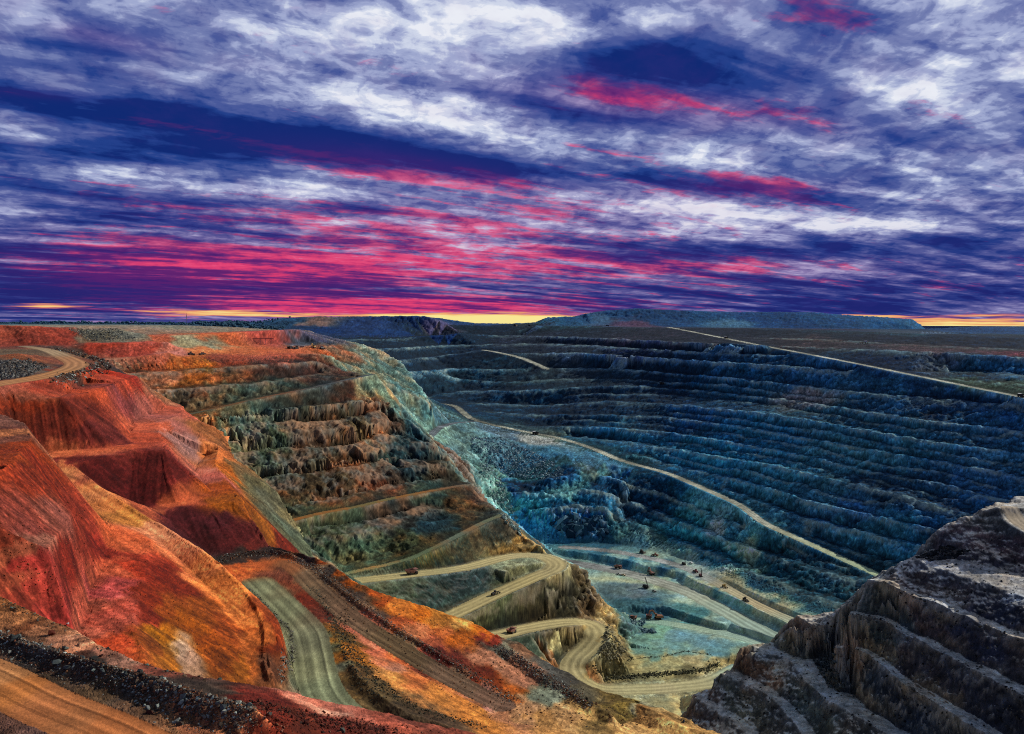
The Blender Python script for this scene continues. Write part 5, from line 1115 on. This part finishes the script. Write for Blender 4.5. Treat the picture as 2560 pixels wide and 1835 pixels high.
rocks('rubble', over([(1345, 1380), (1390, 1440), (1350, 1475), (1325, 1465)], 600, .6, 2.2), ['8a8468', '6a6650', 'a09878'])
rocks('rubble', over([(0, 1110), (200, 1110), (330, 1200), (500, 1400), (540, 1500), (300, 1430), (100, 1330), (0, 1290)], 2600, .05, .26, 3.0), ['8a4a30', '6a3420', 'a0603c', '54301e'])
rocks('rubble', over([(700, 1260), (860, 1330), (1100, 1420), (1300, 1530), (1500, 1610), (1100, 1610), (900, 1480), (760, 1370)], 4200, .06, .36, 3.0), ['8a5a34', '6a4428', 'a07a4c', '54382a', '6a6656'])
rocks('rubble', over([(560, 1550), (800, 1590), (1000, 1626), (600, 1626)], 900, .04, .2, 2.6), ['5a2a1e', '7a3a28', '4a241c', '8a5a48'])
rocks('rubble', over([(1500, 1600), (1680, 1440), (1860, 1360), (2040, 1220), (2268, 1180), (2268, 1620)], 2600, .25, 1.3, 3.2), ['4c4c4a', '5c5850', '34363a', '6c6658', '2a2c32'])
BG = 'large boulders on the near rock berm'
for q in range(26):
    x, y, _ = along(bl[1:], 1, .9, 1, 1)[0]
    o = rocks('boulder', [(x, y, .34 + .34 * rng.random())], ['2e302e', '3a3c38', '5a625e', '6a746e', '40342c'], None, .2)
    o['label'] = 'angular dark boulder lying on the rock berm above the orange road'; o['category'] = 'boulder'; o['group'] = BG
for px, py, s, c, lb in ((112, 1408, .62, '5a2c20', 'tilted dark red slab lying at the inner edge of the near platform'), (146, 1440, .55, '7c8478', 'pale grey-topped block at the top of the rock berm'),
                         (176, 1432, .5, 'a87858', 'flat tan slab on the platform just behind the rock berm'), (222, 1453, .36, '3a1c18', 'small dark red rock beside a pale dust patch on the platform'),
                         (330, 1582, .38, '4a2c22', 'lone brown rock at the edge of the orange road'), (678, 1610, .42, '4a2018', 'rounded dark red rock on the red dirt hump'),
                         (760, 1622, .5, '54564c', 'grey boulder at the bottom edge right of the red dirt hump')):
    h = hit(px, py); o = rocks('boulder', [(h[0], h[1], s)], [c], None, .15); o['label'] = lb; o['category'] = 'boulder'
log('rocks')
# ------------------------------------------------------------------ scrub and town trees along the left horizon
V, Fc, k0 = [], [], 0
for t in range(1100):
    px = rng.uniform(-320, 640); Y = rng.uniform(1950, 3300); a_, _ = ray(px, 716); x = a_ * Y
    zg = ground_z(x, Y); hgt = rng.uniform(3, 8) * (1.5 if 430 < px < 560 else 1)
    for q in range(4):
        v = IV * rng.uniform(.6, 1.0, (12, 1)) * hgt * .42 * np.array([1.3, 1.3, .8]); V.append(v + np.array([x + rng.normal() * hgt * .5, Y + rng.normal() * hgt * .5, zg + hgt * rng.uniform(.25, .8)])); Fc.append(IF + k0); k0 += 12
me = bpy.data.meshes.new('treeline'); me.from_pydata(np.concatenate(V).tolist(), [], np.concatenate(Fc).tolist())
mt, nt, b = new_mat('distant foliage'); nz_ = nt.nodes.new('ShaderNodeTexNoise'); nz_.inputs['Scale'].default_value = .12; rp = nt.nodes.new('ShaderNodeValToRGB')
rp.color_ramp.elements[0].color = tuple(lin('10304a')) + (1,); rp.color_ramp.elements[1].color = tuple(lin('2a5a6a')) + (1,); g_ = nt.nodes.new('ShaderNodeNewGeometry')
nt.links.new(g_.outputs['Position'], nz_.inputs['Vector']); nt.links.new(nz_.outputs[0], rp.inputs[0]); nt.links.new(rp.outputs[0], b.inputs['Base Color']); b.inputs['Roughness'].default_value = 1
me.materials.append(mt); o = link(bpy.data.objects.new('treeline', me)); o['kind'] = 'stuff'
log('trees')

# ------------------------------------------------------------------ camera, light, world
cam = bpy.data.cameras.new('camera'); co = link(bpy.data.objects.new('camera', cam)); scene.camera = co
cam.sensor_width = 36; cam.lens = 36 * F / FW; cam.clip_start = 1; cam.clip_end = 200000
cam.shift_y = -(FH / 2 - CY) / FW
co.rotation_euler = (math.pi / 2, -ROLL, 0)
sun = bpy.data.lights.new('sun', 'SUN'); so = link(bpy.data.objects.new('sun', sun))
sun.energy = SUN_STRENGTH; sun.angle = math.radians(.5); sun.color = (1, .95, .86)
so.rotation_euler = Vector(SUN_DIR).to_track_quat('Z', 'Y').to_euler()
# ------------------------------------------------------------------ sky: cloud dome to 30 degrees, clear sky above it
def build_sky():
    azs = np.radians(np.concatenate([np.arange(-180, -42, 2.0), np.arange(-42, 42, .2), np.arange(42, 180.01, 2.0)]))
    els = np.radians(np.concatenate([np.arange(-3, -.2, .4), np.arange(-.2, 2.5, .045), np.arange(2.5, 22, .2), np.arange(22, 31.01, .75)]))
    AZ, EL = np.meshgrid(azs, els, indexing='ij')
    dx, dy, dz = np.cos(EL) * np.sin(AZ), np.cos(EL) * np.cos(AZ), np.sin(EL)
    # angles written on the survey picture's scale, ahead of the viewer only
    fy = np.maximum(dy, .15)
    u = CX + F * dx / fy; v = CY - F * dz / fy - 6
    front = np.clip((dy - .45) / .15, 0, 1)
    def blobs(txt):
        r = np.zeros_like(u)
        for t in txt.split():
            cx, cy, rx, ry, rot, a = map(float, t.split(','))
            rr = math.radians(rot); c, s = math.cos(rr), math.sin(rr)
            X = ((u - cx) * c + (v - cy) * s) / rx; Y = (-(u - cx) * s + (v - cy) * c) / ry
            r += a * np.exp(-(X * X + Y * Y) * .9)
        return r
    Bm = blobs('''250,60,260,60,0,-.35 250,245,430,60,9,-.60 620,300,420,45,8,-.95 450,325,220,22,6,-.6 1180,375,300,22,5,-1.1 1000,345,200,14,8,-.5 130,330,220,60,5,-.45 1400,140,200,60,0,-1.45 1640,185,230,60,0,-.65 1270,245,250,24,12,-.75 800,455,120,18,3,-.6
      1720,545,300,26,0,-.75 1560,560,120,20,0,-.4 150,450,300,40,3,-.45 120,550,320,45,3,-.65 150,640,380,50,1,-1.3 600,560,300,14,2,-.35 1500,655,700,36,0,-.45 1950,640,420,50,0,-.5 2170,505,150,22,0,-.7 700,625,400,24,0,-.6 1280,590,250,14,0,-.5 930,535,90,14,0,-.6 1640,405,90,14,0,-.55 1800,430,90,14,0,-.45
      1480,80,90,30,0,-.3 1850,250,260,45,8,-.4 2050,310,220,30,6,-.3 1850,20,200,30,0,-.3 2150,50,150,40,0,-.2 420,395,160,10,4,-.4
      1120,35,330,70,0,1.0 1250,75,260,40,0,.45 880,235,330,42,9,.9 680,120,260,50,0,.35 1080,290,240,24,8,.45 300,382,170,24,2,.85 700,400,130,32,0,1.05 1600,335,220,30,-4,.8 1450,300,120,20,8,.4 1950,250,260,110,0,.4 2120,150,260,120,0,.75
      1640,468,480,20,2,.9 2120,415,190,28,0,.8 1930,495,300,18,0,.9 1300,440,260,20,4,.6 725,490,60,10,0,.9 1060,537,150,9,0,.7 60,310,70,26,0,.6 190,225,60,16,10,.7 20,270,50,20,0,.5 830,545,40,8,0,.7 560,450,60,10,0,.3''')
    Pm = .10 + blobs('''1430,220,280,40,5,1.35 1330,190,90,30,20,.6 900,360,320,34,8,1.0 1100,400,120,14,3,.7 930,490,420,50,2,.85 1100,565,520,34,1,.8 1550,600,500,40,1,.45 250,585,380,40,2,.6 1350,470,300,40,2,.4 700,585,480,45,1,1.1 860,674,460,24,0,2.3 420,620,420,50,1,.8 1620,412,200,24,0,1.1 200,75,90,22,10,.8 80,205,140,10,5,.7 450,470,300,40,4,.5 250,540,300,30,3,.55 1000,250,150,14,10,.2 1700,580,260,20,0,.45 650,610,200,10,0,.6 300,100,60,20,0,.3 1700,250,200,20,10,.35''')
    Ym = blobs('''105,676,80,5,0,1.1 500,690,170,7,1,1.25 860,698,120,7,0,.8 1110,702,270,13,0,1.75 1060,708,180,10,0,1.0 1900,694,110,5,0,1.1 2130,708,230,12,0,1.3 2200,690,90,4,0,.8 1650,697,200,4,0,.2''')
    Bm *= front; Pm = .1 + (Pm - .1) * front; Ym *= front
    Rr = 30000.0
    pts = np.stack([dx, dy, dz], -1).reshape(-1, 3) * Rr
    na, ne = AZ.shape; ii = np.arange(na * ne).reshape(na, ne)
    f = np.stack([ii[:-1, :-1], ii[:-1, 1:], ii[1:, 1:], ii[1:, :-1]], -1).reshape(-1, 4)
    me = bpy.data.meshes.new('sky')
    me.vertices.add(len(pts)); me.vertices.foreach_set('co', pts.astype(np.float32).ravel())
    me.loops.add(f.size); me.loops.foreach_set('vertex_index', f.astype(np.int32).ravel())
    me.polygons.add(len(f)); me.polygons.foreach_set('loop_start', (np.arange(len(f)) * 4).astype(np.int32)); me.polygons.foreach_set('use_smooth', np.ones(len(f), bool))
    me.update(calc_edges=True)
    ca = me.color_attributes.new('Clouds', 'FLOAT_COLOR', 'POINT')
    fade = np.clip((np.radians(29.5) - EL) / np.radians(6.5), 0, 1)
    ca.data.foreach_set('color', np.stack([Bm, Pm, Ym, fade], -1).astype(np.float32).ravel())
    mt = bpy.data.materials.new('evening cloud'); mt.use_nodes = True; nt = mt.node_tree; nt.nodes.clear(); mt.cycles.emission_sampling = 'NONE'
    N = nt.nodes.new; K = nt.links.new
    def val(x):
        return x
    def math_(op, a, b=None, clamp=False):
        n = N('ShaderNodeMath'); n.operation = op; n.use_clamp = clamp
        for i, q in enumerate((a, b)):
            if q is None: continue
            if isinstance(q, (int, float)): n.inputs[i].default_value = q
            else: K(q, n.inputs[i])
        return n.outputs[0]
    def mapr(x, a, b, c, d, smooth=True):
        n = N('ShaderNodeMapRange'); n.interpolation_type = 'SMOOTHSTEP' if smooth else 'LINEAR'
        K(x, n.inputs[0])
        for i, q in enumerate((a, b, c, d)): n.inputs[i + 1].default_value = q
        return n.outputs[0]
    def mix(f_, a, b):
        n = N('ShaderNodeMix'); n.data_type = 'RGBA'; n.clamp_factor = True
        if isinstance(f_, (int, float)): n.inputs[0].default_value = f_
        else: K(f_, n.inputs[0])
        for i, q in ((6, a), (7, b)):
            if isinstance(q, str): n.inputs[i].default_value = tuple(lin(q)) + (1,)
            else: K(q, n.inputs[i])
        return n.outputs[2]
    geo = N('ShaderNodeNewGeometry'); sep = N('ShaderNodeSeparateXYZ'); K(geo.outputs['Position'], sep.inputs[0])
    X = math_('DIVIDE', sep.outputs[0], Rr); Y = math_('DIVIDE', sep.outputs[1], Rr); Zz = math_('DIVIDE', sep.outputs[2], Rr)
    den_ = math_('ADD', math_('MAXIMUM', Zz, 0.0), .075)
    px = math_('DIVIDE', X, den_); py = math_('DIVIDE', Y, den_)
    den2 = math_('ADD', math_('MAXIMUM', Zz, 0.0), .17)
    qx = math_('DIVIDE', math_('MULTIPLY', X, 1.6), den2); qy = math_('DIVIDE', Y, den2)
    a = math.radians(52)
    al = math_('ADD', math_('MULTIPLY', px, math.sin(a)), math_('MULTIPLY', py, math.cos(a)))
    ac = math_('SUBTRACT', math_('MULTIPLY', px, math.cos(a)), math_('MULTIPLY', py, math.sin(a)))
    def vec(x, y, z=0.0):
        n = N('ShaderNodeCombineXYZ')
        for i, q in enumerate((x, y, z)):
            if isinstance(q, (int, float)): n.inputs[i].default_value = q
            else: K(q, n.inputs[i])
        return n.outputs[0]
    def noise(v, scale, detail, rough, dist=0.0):
        n = N('ShaderNodeTexNoise'); K(v, n.inputs['Vector']); n.inputs['Scale'].default_value = scale; n.inputs['Detail'].default_value = detail
        n.inputs['Roughness'].default_value = rough; n.inputs['Distortion'].default_value = dist
        return n.outputs[0]
    iso = noise(vec(qx, math_('MULTIPLY', qy, 1.15), 1.7), 5.4, 8, .55, .7)
    iso2 = noise(vec(qx, math_('MULTIPLY', qy, 1.3), 31.7), 15, 6, .58, .5)        # cells
    streak = noise(vec(math_('MULTIPLY', al, .30), ac, math_('ADD', math_('MULTIPLY', al, -.13), math_('MULTIPLY', ac, .41))), 3.4, 5, .56, .3)      # rolls that run to the right
    broad = noise(vec(math_('MULTIPLY', al, .45), ac, 9.0), 1.3, 4, .5, .3)
    fine = noise(vec(math_('MULTIPLY', px, .5), py, 2.2), 11, 5, .6, .2)
    at_ = N('ShaderNodeAttribute'); at_.attribute_name = 'Clouds'
    sc_ = N('ShaderNodeSeparateColor'); K(at_.outputs['Color'], sc_.inputs[0])
    B_, P_, Y_ = sc_.outputs[0], sc_.outputs[1], sc_.outputs[2]
    low = mapr(Zz, .0, .16, 0.0, 1.0)                                              # 0 at the horizon
    def c_(n, w): return math_('MULTIPLY', math_('SUBTRACT', n, .5), w)
    lo = math_('ADD', math_('ADD', c_(broad, .9), c_(streak, 1.35)), math_('ADD', math_('MULTIPLY', B_, .42), .42))
    hf = math_('ADD', math_('ADD', c_(iso, 1.35), c_(iso2, .62)), math_('MULTIPLY', math_('SUBTRACT', fine, .5), mapr(Zz, .02, .16, 1.1, .35)))
    amp_ = math_('MULTIPLY', mapr(lo, .05, .75, .36, .95), mapr(Zz, .0, .11, .6, 1.0))
    v = math_('ADD', lo, math_('MULTIPLY', hf, amp_))
    r = N('ShaderNodeValToRGB'); K(v, r.inputs[0]); cr = r.color_ramp; cr.interpolation = 'EASE'
    stops = [(0, '0c2a72'), (.16, '20408a'), (.34, '46599a'), (.52, '6f7db0'), (.70, '9eaad0'), (.88, 'ced7ea'), (1, 'eaeef6')]
    while len(cr.elements) < len(stops): cr.elements.new(.5)
    for e, (p_, h_) in zip(cr.elements, stops): e.position = p_; e.color = tuple(lin(h_)) + (1,)
    col = r.outputs[0]
    # deeper violet low down
    col = mix(math_('MULTIPLY', math_('SUBTRACT', 1.0, low), .38), col, mix(mapr(v, .1, .7, 0, 1), '2a1c66', '8a6aa8'))
    hn = noise(vec(qx, qy, 44.0), 4.0, 5, .6, .2)
    col = mix(mapr(hn, .45, .75, 0, .4), col, mix(mapr(v, .1, .9, 0, 1), '30307c', 'a8a4cc'))
    col = mix(math_('MULTIPLY', math_('MINIMUM', P_, 1.2), .24), col, mix(mapr(v, .05, .8, 0, 1), '4a2074', 'd08ab8'))
    # pink light on the flanks of the clouds
    pn = noise(vec(math_('MULTIPLY', al, .28), ac, math_('ADD', math_('MULTIPLY', al, .11), math_('MULTIPLY', ac, .37))), 4.2, 4, .55, .3)
    pn2 = noise(vec(qx, math_('MULTIPLY', qy, 2.4), 21.0), 9.0, 6, .6, .6)
    pv = math_('ADD', math_('ADD', math_('MULTIPLY', math_('SUBTRACT', pn, .5), 3.0), math_('MULTIPLY', math_('SUBTRACT', pn2, .5), 1.1)), math_('MULTIPLY', P_, .58))
    pk = mapr(pv, .38, .95, 0, .92)
    mid = math_('MULTIPLY', mapr(v, .04, .34, .22, 1), mapr(v, .52, .86, 1, .12))
    pkm = math_('MULTIPLY', pk, mid, True)
    pink = mix(mapr(v, .1, .75, 0, 1), '8c2468', 'f06a94')
    pink = mix(math_('MULTIPLY', mapr(P_, 1.0, 2.2, 0, 1), .8), pink, 'ee3a6c')
    col = mix(pkm, col, pink)
    # dark magenta in the shade where the glow is strong
    col = mix(math_('MULTIPLY', mapr(P_, .5, 1.8, 0, .5), mapr(v, .45, .0, 0, 1)), col, '4a1a6c')
    # clear yellow strip along the horizon, broken by thin cloud
    yn = noise(vec(math_('MULTIPLY', px, .5), math_('MULTIPLY', Zz, 150.0), 3.0), 3.0, 7, .6, .2)
    yv = math_('ADD', math_('MULTIPLY', math_('SUBTRACT', yn, .5), 3.0), Y_)
    ym = math_('MULTIPLY', mapr(yv, .22, .85, 0, 1), mapr(Y_, .06, .35, 0, 1))
    yc_ = mix(mapr(yv, .35, .9, 0, 1), 'c45a80', mix(mapr(yv, .75, 1.5, 0, 1), 'eca06a', 'f8e694'))
    col = mix(ym, col, yc_)
    em = N('ShaderNodeEmission'); K(col, em.inputs[0]); em.inputs[1].default_value = 1.0
    tr = N('ShaderNodeBsdfTransparent'); ms = N('ShaderNodeMixShader'); o = N('ShaderNodeOutputMaterial')
    K(at_.outputs['Alpha'], ms.inputs[0]); K(tr.outputs[0], ms.inputs[1]); K(em.outputs[0], ms.inputs[2]); K(ms.outputs[0], o.inputs[0])
    me.materials.append(mt)
    ob = link(bpy.data.objects.new('sky', me)); ob['kind'] = 'structure'
    return ob
build_sky()
w = bpy.data.worlds.new('World'); scene.world = w; w.use_nodes = True
wn = w.node_tree; bg = wn.nodes['Background']
sk = wn.nodes.new('ShaderNodeTexSky'); sk.sky_type = 'NISHITA'; sk.sun_disc = False; sk.sun_elevation = SUN_EL; sk.sun_rotation = SUN_AZ
wn.links.new(sk.outputs[0], bg.inputs[0]); bg.inputs[1].default_value = .085
scene.view_settings.view_transform = 'Standard'; scene.view_settings.look = 'None'
scene.view_settings.exposure = 0; scene.view_settings.gamma = 1
scene.cycles.use_denoising = False; scene.cycles.pixel_filter_type = 'BLACKMAN_HARRIS'; scene.cycles.filter_width = 1.05
log('script end')
